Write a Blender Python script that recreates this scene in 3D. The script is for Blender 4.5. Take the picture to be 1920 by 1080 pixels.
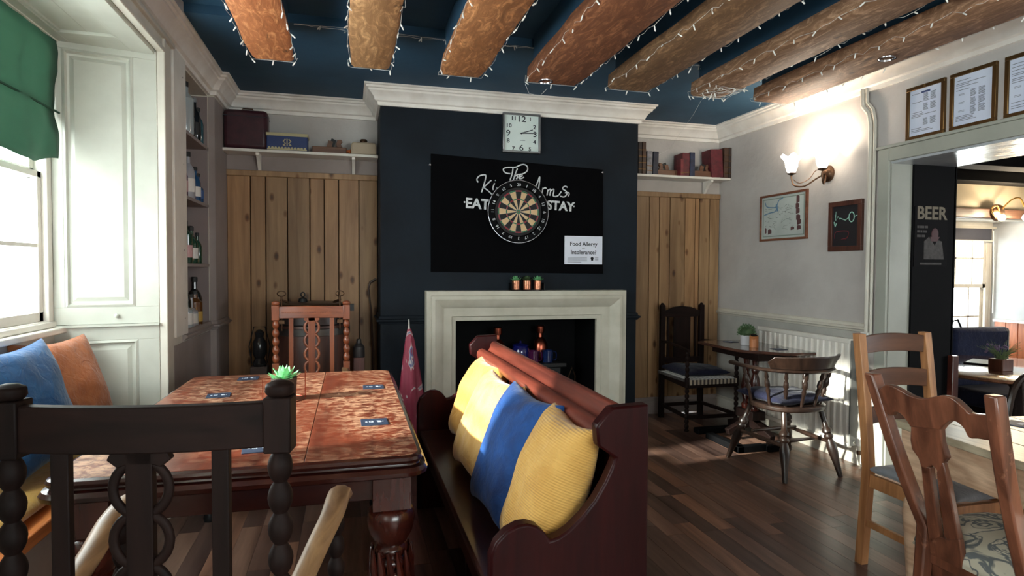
import bpy, math, random
from mathutils import Vector, Matrix, noise
random.seed(7)
sc = bpy.context.scene
for o in list(bpy.data.objects): bpy.data.objects.remove(o)
COL = sc.collection
PI = math.pi

# ---------------------------------------------------------------- camera, world, sun, exposure
CAMZ = 1.35
F, YAW, PITCH, ROLL = 1151.25, .25628, -.030864, .005418
def cam_axes():
    f = Vector((math.sin(YAW)*math.cos(PITCH), math.cos(YAW)*math.cos(PITCH), math.sin(PITCH)))
    r = Vector((math.cos(YAW), -math.sin(YAW), 0)); u = r.cross(f)
    c, s = math.cos(ROLL), math.sin(ROLL)
    return c*r+s*u, -s*r+c*u, f
CR, CU, CF = cam_axes()
cam = bpy.data.cameras.new('camera'); co = bpy.data.objects.new('camera', cam); COL.objects.link(co)
cam.sensor_width = 36; cam.lens = F*36/1920; cam.clip_start = .05
m = Matrix((CR, CU, -CF)).transposed().to_4x4(); m.translation = Vector((0, 0, CAMZ)); co.matrix_world = m
sc.camera = co
def P(u, v, x=None, y=None, z=None):           # point of a surveyed plane seen at photo pixel (u, v)
    d = CR*((u-960)/F)+CU*(-(v-540)/F)+CF
    if x is not None: t = x/d.x
    elif y is not None: t = y/d.y
    else: t = (z-CAMZ)/d.z
    return Vector((0, 0, CAMZ))+d*t

sc.view_settings.view_transform = 'Standard'; sc.view_settings.look = 'None'
sc.view_settings.gamma = 1; sc.view_settings.use_curve_mapping = False
sc.view_settings.exposure = EXPOSURE = 2.25
w = bpy.data.worlds.new('world'); sc.world = w; w.use_nodes = True
w.node_tree.nodes['Background'].inputs[0].default_value = (.93, .97, 1, 1)
w.node_tree.nodes['Background'].inputs[1].default_value = 3.2
sun = bpy.data.lights.new('sun', 'SUN'); sun.energy = 3.6; sun.angle = math.radians(2.2); sun.color = (1, .95, .88)
so = bpy.data.objects.new('sun', sun); COL.objects.link(so)
SD = Vector((1, .2, -math.tan(math.radians(20))*1.02)).normalized()
so.rotation_euler = SD.to_track_quat('-Z', 'Y').to_euler(); so.location = (-5, -1, 4)
def portal(loc, size, direction):
    l = bpy.data.lights.new('portal', 'AREA'); l.shape = 'RECTANGLE'; l.size, l.size_y = size
    l.cycles.is_portal = True
    o = bpy.data.objects.new('portal', l); COL.objects.link(o); o.location = loc
    o.rotation_euler = Vector(direction).to_track_quat('-Z', 'Y').to_euler()
portal((-1.62, 2.62, 1.8), (1.5, 1.9), (1, 0, 0))
portal((-1.62, -.7, 1.8), (1.5, 1.9), (1, 0, 0))
portal((6.7, 5.55, 1.2), (.8, 1.4), (0, -1, 0))
portal((1.5, -2.35, 1.6), (2.2, 1.5), (0, 1, 0))
portal((7.5, .6, 1.4), (1.7, 1.3), (-1, 0, 0))

# ---------------------------------------------------------------- mesh building
class MB:
    def __init__(s): s.v = []; s.f = []; s.m = []; s.mi = 0
    def add(s, vs, fs):
        b = len(s.v); s.v += [tuple(p) for p in vs]
        s.f += [tuple(i+b for i in f) for f in fs]; s.m += [s.mi]*len(fs); return s
    def box(s, x0, x1, y0, y1, z0, z1):
        x0, x1 = sorted((x0, x1)); y0, y1 = sorted((y0, y1)); z0, z1 = sorted((z0, z1))
        return s.add([(x0,y0,z0),(x1,y0,z0),(x1,y1,z0),(x0,y1,z0),(x0,y0,z1),(x1,y0,z1),(x1,y1,z1),(x0,y1,z1)],
                     [(0,3,2,1),(4,5,6,7),(0,1,5,4),(1,2,6,5),(2,3,7,6),(3,0,4,7)])
    def bar(s, a, b, w, h, up=(0,0,1), w2=None, h2=None):
        a, b = Vector(a), Vector(b); d = (b-a).normalized(); up = Vector(up)
        x = d.cross(up)
        if x.length < 1e-4: x = d.cross(Vector((0,1,0)))
        x.normalize(); y = x.cross(d)
        w2 = w2 or w; h2 = h2 or h; vs = []
        for p, ww, hh in ((a, w, h), (b, w2, h2)):
            for sx, sy in ((-1,-1),(1,-1),(1,1),(-1,1)): vs.append(p+x*sx*ww/2+y*sy*hh/2)
        return s.add(vs, [(3,2,1,0),(4,5,6,7),(0,1,5,4),(1,2,6,5),(2,3,7,6),(3,0,4,7)])
    def ext(s, pts, axis, a, b):               # extrude an outline (2-D) between a and b on axis
        n = len(pts)
        def q(p, t):
            return {'x': (t, p[0], p[1]), 'y': (p[0], t, p[1]), 'z': (p[0], p[1], t)}[axis]
        vs = [q(p, a) for p in pts]+[q(p, b) for p in pts]
        return s.add(vs, [tuple(range(n))[::-1], tuple(range(n, 2*n))]+[(i, (i+1) % n, n+(i+1) % n, n+i) for i in range(n)])
    def lathe(s, prof, c=(0,0,0), n=20, axis=(0,0,1), sx=1, sy=1, cap=True):
        c = Vector(c); q = Vector((0,0,1)).rotation_difference(Vector(axis).normalized())
        vs = []
        for r, z in prof:
            for k in range(n):
                a = 2*PI*k/n; vs.append(c+q@Vector((r*math.cos(a)*sx, r*math.sin(a)*sy, z)))
        fs = []
        for i in range(len(prof)-1):
            for k in range(n): fs.append((i*n+k, i*n+(k+1) % n, (i+1)*n+(k+1) % n, (i+1)*n+k))
        if cap: fs += [tuple(range(n))[::-1], tuple(range((len(prof)-1)*n, len(prof)*n))]
        return s.add(vs, fs)
    def tube(s, pts, r, n=8, flat=1.0, closed=False, up=(0,0,1)):
        pts = [Vector(p) for p in pts]; N = len(pts); vs = []
        rs = r if isinstance(r, (list, tuple)) else [r]*N
        prev = None
        for i, p in enumerate(pts):
            if closed: t = pts[(i+1) % N]-pts[i-1]
            else: t = pts[min(i+1, N-1)]-pts[max(i-1, 0)]
            t.normalize(); u = Vector(up) if prev is None else prev
            x = t.cross(u)
            if x.length < 1e-3: x = t.cross(Vector((0,1,.01)))
            x.normalize(); y = x.cross(t).normalized(); prev = y
            for k in range(n):
                a = 2*PI*k/n; vs.append(p+x*math.cos(a)*rs[i]+y*math.sin(a)*rs[i]*flat)
        fs = []
        for i in range(N if closed else N-1):
            j = (i+1) % N
            for k in range(n): fs.append((i*n+k, i*n+(k+1) % n, j*n+(k+1) % n, j*n+k))
        if not closed: fs += [tuple(range(n))[::-1], tuple(range((N-1)*n, N*n))]
        return s.add(vs, fs)
    def sphere(s, c, r, n=12, sc_=(1,1,1)):
        pr = [(max(1e-4, r*math.sin(PI*i/8)), -r*math.cos(PI*i/8)*sc_[2]) for i in range(9)]
        return s.lathe(pr, c, n, sx=sc_[0], sy=sc_[1])
    def sweep(s, prof, path, closed=False):    # prof (out, z) mitred along a 2-D path; 'out' is to the left of travel
        N = len(path); rings = []
        for i, p in enumerate(path):
            p = Vector(p)
            d1 = (Vector(path[i])-Vector(path[i-1])).normalized() if (i > 0 or closed) else None
            d2 = (Vector(path[(i+1) % N])-p).normalized() if (i < N-1 or closed) else None
            d1 = d1 or d2; d2 = d2 or d1
            n1 = Vector((-d1.y, d1.x)); n2 = Vector((-d2.y, d2.x)); mm = (n1+n2); mm = mm/max(.3, mm.dot(n1))
            rings.append([(p.x+mm.x*o, p.y+mm.y*o, z) for o, z in prof])
        k = len(prof); vs = [q for r in rings for q in r]; fs = []
        for i in range(N if closed else N-1):
            j = (i+1) % N
            for a in range(k): fs.append((i*k+a, i*k+(a+1) % k, j*k+(a+1) % k, j*k+a))
        if not closed: fs += [tuple(range(k))[::-1], tuple(range((N-1)*k, N*k))]
        return s.add(vs, fs)
    def build(s, name, mat, parent=None, bevel=0, smooth=30, sub=0):
        me = bpy.data.meshes.new(name); me.from_pydata(s.v, [], s.f)
        mats = mat if isinstance(mat, (list, tuple)) else [mat]
        for q in mats: me.materials.append(q)
        if len(mats) > 1: me.polygons.foreach_set('material_index', s.m)
        me.polygons.foreach_set('use_smooth', [True]*len(me.polygons))
        me.validate(); me.set_sharp_from_angle(angle=math.radians(smooth)); me.update()
        o = bpy.data.objects.new(name, me); COL.objects.link(o)
        if parent is not None: o.parent = parent
        if bevel:
            b = o.modifiers.new('bevel', 'BEVEL'); b.width = bevel; b.segments = 2; b.limit_method = 'ANGLE'; b.angle_limit = math.radians(40)
        if sub:
            b = o.modifiers.new('sub', 'SUBSURF'); b.levels = b.render_levels = sub
        return o
def thing(name, label, cat, loc=(0,0,0), rz=0, group=None):
    o = bpy.data.objects.new(name, None); COL.objects.link(o); o.empty_display_size = .1
    o.location = loc; o.rotation_euler = (0, 0, rz); return tag(o, label, cat, group)
def tag(o, label, cat, group=None):
    o['label'] = label; o['category'] = cat
    if group: o['group'] = group
    return o
def struct(o, label=None):
    o['kind'] = 'structure'
    if label: o['label'] = label
    return o
def dup(root, loc=None, rz=None, label=None, group=None):
    r = root.copy(); COL.objects.link(r)
    if loc is not None: r.location = loc
    if rz is not None: r.rotation_euler = (0, 0, rz)
    if label: r['label'] = label
    if group: r['group'] = group
    for ch in list(root.children):
        c = ch.copy(); COL.objects.link(c); c.parent = r
        for g in list(ch.children):
            d = g.copy(); COL.objects.link(d); d.parent = c
    return r
def inst(src, name, parent, loc=(0,0,0), rot=(0,0,0), scale=None, mesh=None):
    o = bpy.data.objects.new(name, mesh or src.data); COL.objects.link(o); o.parent = parent
    o.location = loc; o.rotation_euler = rot
    if scale: o.scale = scale
    return o
def text(body, size, mat, name='lettering', parent=None, M=None, ext=.001, off=0, sx=1, align='CENTER'):
    cu = bpy.data.curves.new('t', 'FONT'); cu.body = body; cu.size = size; cu.extrude = ext; cu.offset = off
    cu.align_x = align; cu.align_y = 'CENTER'; cu.resolution_u = 3
    t = bpy.data.objects.new('t', cu); COL.objects.link(t)
    bpy.context.view_layer.update()
    me = bpy.data.meshes.new_from_object(t.evaluated_get(bpy.context.evaluated_depsgraph_get()))
    bpy.data.objects.remove(t); bpy.data.curves.remove(cu)
    me.materials.clear(); me.materials.append(mat)
    if M is not None: me.transform(M @ Matrix.Diagonal((sx, 1, 1, 1)))
    o = bpy.data.objects.new(name, me); COL.objects.link(o)
    if parent is not None: o.parent = parent
    return o
def facing_back(x, y, z, rot=0):     # text standing on the back wall, read from the room (-y)
    return Matrix.Translation((x, y, z)) @ Matrix.Rotation(PI/2, 4, 'X') @ Matrix.Rotation(rot, 4, 'Z')
def facing_right(x, y, z):           # text on the right wall, read from -x
    return Matrix.Translation((x, y, z)) @ Matrix.Rotation(-PI/2, 4, 'Z') @ Matrix.Rotation(PI/2, 4, 'X')

# ---------------------------------------------------------------- materials
def new_mat(name):
    m = bpy.data.materials.new(name); m.use_nodes = True
    return m, m.node_tree.nodes, m.node_tree.links, m.node_tree.nodes['Principled BSDF']
def s2l(c):
    return tuple(((x/255)/12.92 if x/255 <= .04045 else ((x/255+.055)/1.055)**2.4) for x in c)+(1,)
def coords(n, l, scale, rnd=True):
    tc = n.new('ShaderNodeTexCoord'); mp = n.new('ShaderNodeMapping')
    mp.inputs['Scale'].default_value = scale; l.new(tc.outputs['Object'], mp.inputs[0])
    if rnd:
        oi = n.new('ShaderNodeObjectInfo'); mu = n.new('ShaderNodeVectorMath'); mu.operation = 'SCALE'
        cb = n.new('ShaderNodeCombineXYZ')
        for i in range(3): l.new(oi.outputs['Random'], cb.inputs[i])
        l.new(cb.outputs[0], mu.inputs[0]); mu.inputs['Scale'].default_value = 37; l.new(mu.outputs[0], mp.inputs['Location'])
    return mp.outputs[0]
def nz(n, l, vec, scale, detail=4, dist=0, rough=.55):
    t = n.new('ShaderNodeTexNoise'); t.inputs['Scale'].default_value = scale; t.inputs['Detail'].default_value = detail
    t.inputs['Distortion'].default_value = dist; t.inputs['Roughness'].default_value = rough; l.new(vec, t.inputs['Vector']); return t.outputs['Fac']
def ramp(n, l, fac, stops):
    r = n.new('ShaderNodeValToRGB'); e = r.color_ramp.elements
    while len(e) < len(stops): e.new(.5)
    for i, (p, c) in enumerate(stops): e[i].position = p; e[i].color = c
    l.new(fac, r.inputs[0]); return r.outputs[0]
def mix(n, l, fac, a, b, mode='MIX'):
    x = n.new('ShaderNodeMix'); x.data_type = 'RGBA'; x.blend_type = mode
    for s, v in ((x.inputs[0], fac), (x.inputs[6], a), (x.inputs[7], b)):
        if hasattr(v, 'links'): l.new(v, s)
        else: s.default_value = v
    return x.outputs[2]
def bump(n, l, b, h, strength, dist=.002):
    x = n.new('ShaderNodeBump'); x.inputs['Strength'].default_value = strength; x.inputs['Distance'].default_value = dist
    l.new(h, x.inputs['Height']); l.new(x.outputs[0], b.inputs['Normal'])
def paint(name, c, rough=.5, c2=None, scale=6, bscale=60, bs=.1, metal=0, spec=.5, bd=.002, sheen=0):
    m, n, l, b = new_mat(name); v = coords(n, l, (1,1,1), False)
    c = s2l(c); c2 = s2l(c2) if c2 else tuple(x*.88 for x in c[:3])+(1,)
    f = nz(n, l, v, scale, 5); l.new(ramp(n, l, f, [(.35, c), (.7, c2)]), b.inputs['Base Color'])
    b.inputs['Roughness'].default_value = rough; b.inputs['Metallic'].default_value = metal
    b.inputs['Specular IOR Level'].default_value = spec
    if sheen: b.inputs['Sheen Weight'].default_value = sheen
    if bs: bump(n, l, b, nz(n, l, v, bscale, 3), bs, bd)
    return m
def wood(name, c1, c2, axis='z', rough=.4, fine=14, bs=.15, wear=None, wthr=.62, coat=0, spec=.5, tint=None, wscale=7):
    m, n, l, b = new_mat(name)
    sc_ = {'x': (.09, 1, 1), 'y': (1, .09, 1), 'z': (1, 1, .09)}[axis]
    v = coords(n, l, sc_)
    f1 = nz(n, l, v, fine, 6, 1.2); f2 = nz(n, l, v, fine*6, 3)
    col = ramp(n, l, f1, [(.3, s2l(c1)), (.66, s2l(tuple(min(255,int(x*1.08)) for x in c2)))])
    col = mix(n, l, .35, col, ramp(n, l, f2, [(.35, (.55,.5,.45,1)), (.6, (1,1,1,1))]), 'MULTIPLY')
    if tint:
        oi = n.new('ShaderNodeObjectInfo'); col = mix(n, l, 1.0, col, ramp(n, l, oi.outputs['Random'], tint), 'MULTIPLY')
    if wear:
        v2 = coords(n, l, (1,1,1)); wf = nz(n, l, v2, wscale, 8, .4, .7)
        col = mix(n, l, ramp(n, l, wf, [(wthr-.06, (0,0,0,1)), (wthr+.08, (1,1,1,1))]), col, s2l(wear))
    l.new(col, b.inputs['Base Color']); b.inputs['Roughness'].default_value = rough
    b.inputs['Coat Weight'].default_value = coat; b.inputs['Coat Roughness'].default_value = .15; b.inputs['Specular IOR Level'].default_value = spec
    bump(n, l, b, f2, bs, .001); return m
def pine(name, c1, c2):
    m, n, l, b = new_mat(name); v = coords(n, l, (1,1,.07))
    f1 = nz(n, l, v, 16, 5, 1.0); col = ramp(n, l, f1, [(.3, s2l(c1)), (.7, s2l(c2))])
    oi = n.new('ShaderNodeObjectInfo')
    col = mix(n, l, 1.0, col, ramp(n, l, oi.outputs['Random'], [(0, (.72,.70,.68,1)), (.5, (1,1,1,1)), (1, (1.0,.86,.74,1))]), 'MULTIPLY')
    v2 = coords(n, l, (1,.2,.5)); vo = n.new('ShaderNodeTexVoronoi'); vo.inputs['Scale'].default_value = 9; l.new(v2, vo.inputs['Vector'])
    k = ramp(n, l, vo.outputs['Distance'], [(.07, (.16,.09,.05,1)), (.13, (.5,.36,.22,1)), (.2, (1,1,1,1))])
    col = mix(n, l, .9, col, k, 'MULTIPLY')
    big = nz(n, l, coords(n, l, (1,1,.4)), 3, 4)
    col = mix(n, l, .5, col, ramp(n, l, big, [(.35, (.62,.55,.5,1)), (.6, (1,1,1,1))]), 'MULTIPLY')
    l.new(col, b.inputs['Base Color']); b.inputs['Roughness'].default_value = .5
    bump(n, l, b, nz(n, l, v, 80, 3), .2, .001); return m
def cloth(name, c, c2=None, rough=.9, sheen=.5, wscale=9, rib=None, bs=.6):
    m, n, l, b = new_mat(name); v = coords(n, l, (1,1,1)); c_ = s2l(c); c2 = s2l(c2) if c2 else tuple(x*.7 for x in c_[:3])+(1,)
    f = nz(n, l, v, wscale, 4, .5); l.new(ramp(n, l, f, [(.35, c_), (.7, c2)]), b.inputs['Base Color'])
    b.inputs['Roughness'].default_value = rough; b.inputs['Sheen Weight'].default_value = sheen; b.inputs['Sheen Roughness'].default_value = .4
    h = nz(n, l, v, wscale*2.2, 5, 1)
    if rib:
        wv = n.new('ShaderNodeTexWave'); wv.inputs['Scale'].default_value = rib; wv.bands_direction = 'Y'; l.new(v, wv.inputs['Vector'])
        a = n.new('ShaderNodeMath'); a.operation = 'MULTIPLY_ADD'; l.new(wv.outputs['Fac'], a.inputs[0]); a.inputs[1].default_value = .25; l.new(h, a.inputs[2]); h = a.outputs[0]
    bump(n, l, b, h, bs, .012); return m
def beamwood(name, c1, c2):
    c1 = tuple(min(255, x*1.13) for x in c1); c2 = tuple(min(255, x*1.13) for x in c2)
    m, n, l, b = new_mat(name); v = coords(n, l, (1,.3,1)); f1 = nz(n, l, v, 22, 7, 1.5, .7); f3 = nz(n, l, coords(n, l, (1,.08,1)), 30, 4, 1)
    col = ramp(n, l, f1, [(.3, s2l(tuple(int(x*.86) for x in c1))), (.5, s2l(c1)), (.66, s2l(tuple(min(255,int(x*1.08)) for x in c2)))])
    col = mix(n, l, .35, col, ramp(n, l, f3, [(.36, (.5,.44,.38,1)), (.55, (1,1,1,1))]), 'MULTIPLY')
    k = nz(n, l, coords(n, l, (1,.45,1)), 7, 3, 1.4); col = mix(n, l, ramp(n, l, k, [(.66, (0,0,0,1)), (.72, (.8,.8,.8,1))]), col, s2l((66,44,30)))
    l.new(col, b.inputs['Base Color']); b.inputs['Roughness'].default_value = .6; bump(n, l, b, f1, .7, .004); return m
def metal(name, c, rough=.3): return paint(name, c, rough, metal=1, bs=.05)
def emit(name, c, st):
    m, n, l, b = new_mat(name); b.inputs['Emission Color'].default_value = c+(1,); b.inputs['Emission Strength'].default_value = st
    b.inputs['Base Color'].default_value = (1,1,1,1); return m
def glass(name, c=(1,1,1), rough=.02, gl=.1):
    m, n, l, b = new_mat(name); t = n.new('ShaderNodeBsdfTransparent'); t.inputs[0].default_value = c+(1,)
    g = n.new('ShaderNodeBsdfGlossy'); g.inputs['Roughness'].default_value = rough
    x = n.new('ShaderNodeMixShader'); x.inputs[0].default_value = gl
    l.new(t.outputs[0], x.inputs[1]); l.new(g.outputs[0], x.inputs[2]); l.new(x.outputs[0], n['Material Output'].inputs['Surface']); return m

CREAM = paint('cream_paint', (206,202,190), .45, (190,184,172), 4, 40, .12)
SHUT = paint('shutter_paint', (192,194,184), .35, (178,180,170), 5, 30, .12)
GREYW = paint('grey_wall_plaster', (192,187,183), .75, (178,172,168), 3, 18, .5, bd=.006)
MAUVE = paint('taupe_paint', (150,138,134), .7, (134,122,118), 3, 30, .2)
WHITE = paint('white_gloss', (228,224,216), .35, (214,208,198), 6, 40, .08)
CORN = paint('cornice_white', (240,236,230), .55, (226,220,212), 8, 50, .2)
NAVY = paint('navy_wall', (22,31,40), .7, (16,22,29), 3, 20, .5, bd=.005, spec=.2)
BLUEC = paint('ceiling_blue', (44,84,112), .7, (34,70,96), 2, 25, .3, bd=.004)
BLACKP = paint('black_paint', (9,9,11), .7, (6,6,8), 4, 30, .2, spec=.1)
CHALK = paint('chalkboard', (5,5,7), .8, (8,8,10), 9, 60, .1, spec=.05)
PINE = pine('pine_plank', (142,108,74), (180,144,104))
BEAMS = [beamwood('beam_oak_%d' % i, a, b_) for i, (a, b_) in enumerate([((160,98,60),(190,134,90)), ((150,112,76),(186,148,106)), ((146,98,62),(192,140,94)), ((118,74,50),(158,108,76)), ((112,84,60),(150,118,88)), ((128,96,72),(170,138,112)), ((132,98,74),(176,140,112))])]
MAHOG = wood('mahogany', (44,17,12), (74,32,22), 'z', .3, 14, .1, coat=.3)
MAHOGX = wood('mahogany_x', (88,32,18), (124,54,32), 'x', .32, 14, .1, coat=.3)
TABLET = None
TABLEE = wood('table_edge', (34,12,10), (56,22,16), 'x', .22, 12, .08, coat=.4)
LEGM = wood('leg_mahogany', (44,16,12), (72,28,20), 'z', .26, 12, .08, coat=.4)
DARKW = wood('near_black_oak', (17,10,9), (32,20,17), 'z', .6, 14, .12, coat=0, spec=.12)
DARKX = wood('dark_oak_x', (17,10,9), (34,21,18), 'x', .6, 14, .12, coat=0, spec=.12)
WORN = wood('worn_arm_oak', (100,72,48), (148,116,82), 'y', .45, 16, .2)
CHAIRR = wood('red_brown_oak', (104,50,30), (142,78,48), 'z', .35, 14, .1, coat=.3)
CHAIRRX = wood('red_brown_oak_x', (104,50,30), (142,78,48), 'x', .35, 14, .1, coat=.3)
PEWW = wood('pew_mahogany', (27,4,6), (42,9,10), 'z', .4, 12, .08, coat=.05, spec=.12)
PEWY = wood('pew_rail', (72,30,24), (106,50,38), 'y', .36, 12, .08, wear=(150,86,60), wthr=.68, coat=.15)
PEWS = wood('pew_seat', (40,18,14), (60,28,21), 'y', .3, 12, .06, coat=.3)
OAK = wood('light_oak', (140,92,56), (176,126,84), 'z', .42, 14, .1)
OAKX = wood('brown_oak_rail', (74,45,31), (100,65,46), 'x', .42, 14, .1)
OAKT = wood('limed_oak', (176,140,112), (208,178,150), 'y', .45, 12, .12)
OAKTT = wood('grey_oak_top', (156,146,122), (182,170,146), 'y', .3, 12, .1)
FIDD = wood('fiddle_mahogany', (62,35,26), (118,74,54), 'z', .3, 13, .12, coat=.25, wear=(168,118,92), wthr=.66, wscale=12)
WINDS = wood('windsor_dark', (26,17,13), (48,33,25), 'z', .36, 14, .1, coat=.12)
FLOORM = wood('floor_laminate', (102,80,71), (152,126,112), 'y', .3, 9, .1, tint=[(0, (.24,.22,.24,1)), (.3, (.42,.37,.37,1)), (.5, (1.0,.86,.78,1)), (.72, (.36,.35,.39,1)), (1, (1.1,.84,.68,1))])
YEL = cloth('mustard_velvet', (206,154,76), (186,132,58), sheen=.3)
YEL2 = cloth('pale_mustard_velvet', (214,172,106), (194,146,76), sheen=.3)
YELC = cloth('mustard_corduroy', (204,160,84), (186,140,66), rib=42, sheen=.2)
BLUV = cloth('blue_velvet', (4,66,132), (2,40,92), sheen=.1)
BLUL = cloth('light_blue_velvet', (22,84,136), (14,64,112), sheen=.25)
ORAN = cloth('orange_fleece', (176,104,60), (150,82,44), sheen=.3, wscale=16)
NAVC = cloth('navy_cushion', (14,18,48), (9,12,36), sheen=.08)
GREYC = cloth('grey_seat', (130,134,140), (112,116,124), sheen=.3)
SEATY = cloth('seat_pad_yellow', (200,160,80), (180,136,60), sheen=.3)
CREAMD = paint('panel_rose', (172,158,150), .5)
CHROME = metal('chrome', (200,200,205), .2); SILV = metal('silver_frame', (150,150,152), .35)
BRASS = metal('brass', (190,150,90), .3); BRONZE = metal('antique_bronze', (110,84,66), .35); COPPER = metal('copper', (170,90,70), .28)
IRON = paint('cast_iron', (26,27,29), .45, metal=.3); GOLD = metal('bronze_frame', (120,92,58), .4)
BLACKG = paint('black_gloss', (14,14,16), .15, bs=0)
WPLAS = paint('white_plastic', (236,236,232), .4, bs=0)
PAPER = paint('paper', (206,214,232), .6, (198,206,226), bs=0); SIGNW = paint('white_card', (226,230,242), .5, (220,224,238), bs=0)
INK = paint('grey_ink', (92,96,108), .7, bs=0); INKB = paint('black_ink', (34,38,48), .6, bs=0); CHALKW = paint('chalk_white', (226,228,230), .8, (180,184,188), 40, bs=0)
GLASS = glass('window_glass', (.97,1,.98), .02, .06)
LEAF = paint('succulent_green', (112,178,124), .5, (86,150,96), 8, bs=.05); LEAFD = paint('dark_leaf', (62,84,48), .6, (44,64,34), 12, bs=.1)
SOIL = paint('soil', (50,38,30), .9)
COASTM = paint('coaster_navy', (44,56,78), .5, bs=0)
m_, n, l, b = new_mat('worn_table_top'); TABLET = m_
v = coords(n, l, (1,.12,1)); base = ramp(n, l, nz(n, l, v, 13, 6, 1), [(.3, s2l((78,28,18))), (.7, s2l((120,54,34)))])
v2 = coords(n, l, (1,.55,1)); w1_ = nz(n, l, v2, 2.6, 3, .3); w2_ = nz(n, l, coords(n, l, (.55,.8,1)), 42, 7, .5, .8); mm_ = n.new('ShaderNodeMath'); mm_.operation = 'MULTIPLY'; l.new(ramp(n, l, w1_, [(.40, (.05,.05,.05,1)), (.64, (1,1,1,1))]), mm_.inputs[0]); l.new(ramp(n, l, w2_, [(.46, (0,0,0,1)), (.60, (1,1,1,1))]), mm_.inputs[1])
col = mix(n, l, ramp(n, l, mm_.outputs[0], [(.0, (0,0,0,1)), (.6, (.85,.85,.85,1))]), base, s2l((188,146,116)))
l.new(col, b.inputs['Base Color']); l.new(ramp(n, l, mm_.outputs[0], [(.1, (.3,.3,.3,1)), (.6, (.5,.5,.5,1))]), b.inputs['Roughness'])

# ================================================================ THE SETTING
XL, XR, YB, YC = -.98, 3.43, 5.25, 4.75
fl = MB().box(-1.6, 3.94, -2.3, 5.3, -.1, -.012).box(-1.6, 3.94, -2.3, 1.66, -.012, 0).box(3.43, 3.94, -2.3, 5.3, -.012, 0).box(-1.6,-.95,1.66,5.3,-.012,0).build('floor', FLOORM); struct(fl)
protos = []
for L in (.5, .62, .74):
    protos.append(MB().box(-.0493, .0493, 0, L-.0014, -.012, 0).build('plank', FLOORM, fl, bevel=0))
used = set(); rnd = random.Random(3)
for i in range(44):
    x = -.95+.1*(i+.5) ; y = 1.66-rnd.random()*.001
    k = rnd.randrange(3); first = True
    while y < 5.24:
        k = rnd.randrange(3); L = (.5, .62, .74)[k]
        if first: k = 0; L = .5; first = False; y -= 0
        if y+L > 5.3: k = 0; L = .5
        if y+L > 5.5: break
        if k in used: o = inst(protos[k], 'plank', fl)
        else: o = protos[k]; used.add(k)
        o.location = (x, y, rnd.uniform(-.0006, 0)); y += L
# walls
W = MB()
for b in [(-1.5,XL,-2.3,-1.6,0,2.9),(-1.5,XL,-1.6,.2,0,.95),(-1.5,XL,-1.6,.2,2.4,2.9),(-1.5,XL,.2,1.65,0,2.9),(-1.5,XL,1.65,3.6,2.52,2.9),
          (-1.56,-1.42,1.65,3.6,0,1.05),(-1.53,-1.43,3.49,3.6,0,2.6),(-1.53,-1.43,1.65,1.76,0,2.6),(-1.5,XL,3.6,4.06,0,2.9),(-1.5,XL,4.06,4.78,0,.93),(-1.5,XL,4.06,4.78,2.56,2.9),(-1.5,-1.2,4.06,4.78,.93,2.56),
          (-1.5,XL,4.78,4.8,0,2.9),(-1.5,-.94,4.8,YB+.1,0,2.9)]: W.box(*b)
struct(W.build('wall_left', CREAM))
struct(MB().box(-1.5, 4.0, YB, YB+.15, 0, 2.9).build('wall_back', GREYW))
struct(MB().box(XR, 3.94, 3.29, YB, 0, 2.9).box(XR, 3.94, 1.2, 3.29, 2.07, 2.9).box(XR, 3.94, -2.3, 1.2, 0, 2.9).build('wall_right', GREYW))
struct(MB().box(-1.5, .35, -2.45, -2.3, 0, 2.9).box(2.65, 4, -2.45, -2.3, 0, 2.9).box(.35, 2.65, -2.45, -2.3, 0, .85).box(.35, 2.65, -2.45, -2.3, 2.35, 2.9).build('wall_rear', GREYW))
FX0, FX1, FZ = .78, 1.965, .945
cb = MB().box(.215, FX0, YC, YB, 0, 2.8).box(FX1, 2.33, YC, YB, 0, 2.8).box(FX0, FX1, YC, YB, FZ, 2.8).build('chimney_breast', NAVY); struct(cb)
struct(MB().box(FX0, FX1, YC, YB-.005, 0, .012).box(FX0, FX1, YB-.02, YB-.003, .012, FZ).box(FX0, FX0+.004, YC+.01, YB-.02, .012, FZ).box(FX1-.004, FX1, YC+.01, YB-.02, .012, FZ).build('hearth_lining', BLACKP))
struct(MB().box(-1.5, 4, -2.3, 3.65, 2.76, 2.9).box(-1.5, 4, 3.65, YB, 2.71, 2.9).build('ceiling', BLUEC))
# cornice
prof = [(0,2.57),(-.018,2.57),(-.022,2.595),(-.042,2.602),(-.05,2.625),(-.07,2.65),(-.088,2.662),(-.09,2.676),(-.104,2.68),(-.106,2.694),(-.12,2.698),(-.12,2.765),(0,2.765)]
path = [(XL,-2.3),(XL,4.8),(-.94,4.8),(-.94,YB),(.215,YB),(.215,YC),(2.33,YC),(2.33,YB),(XR,YB),(XR,-2.3)]
def seg(a, b): return path[a:b+1]
struct(MB().sweep(prof, path).build('trim_1', CORN, smooth=25), 'white stepped cornice round the top of the walls')
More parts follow.
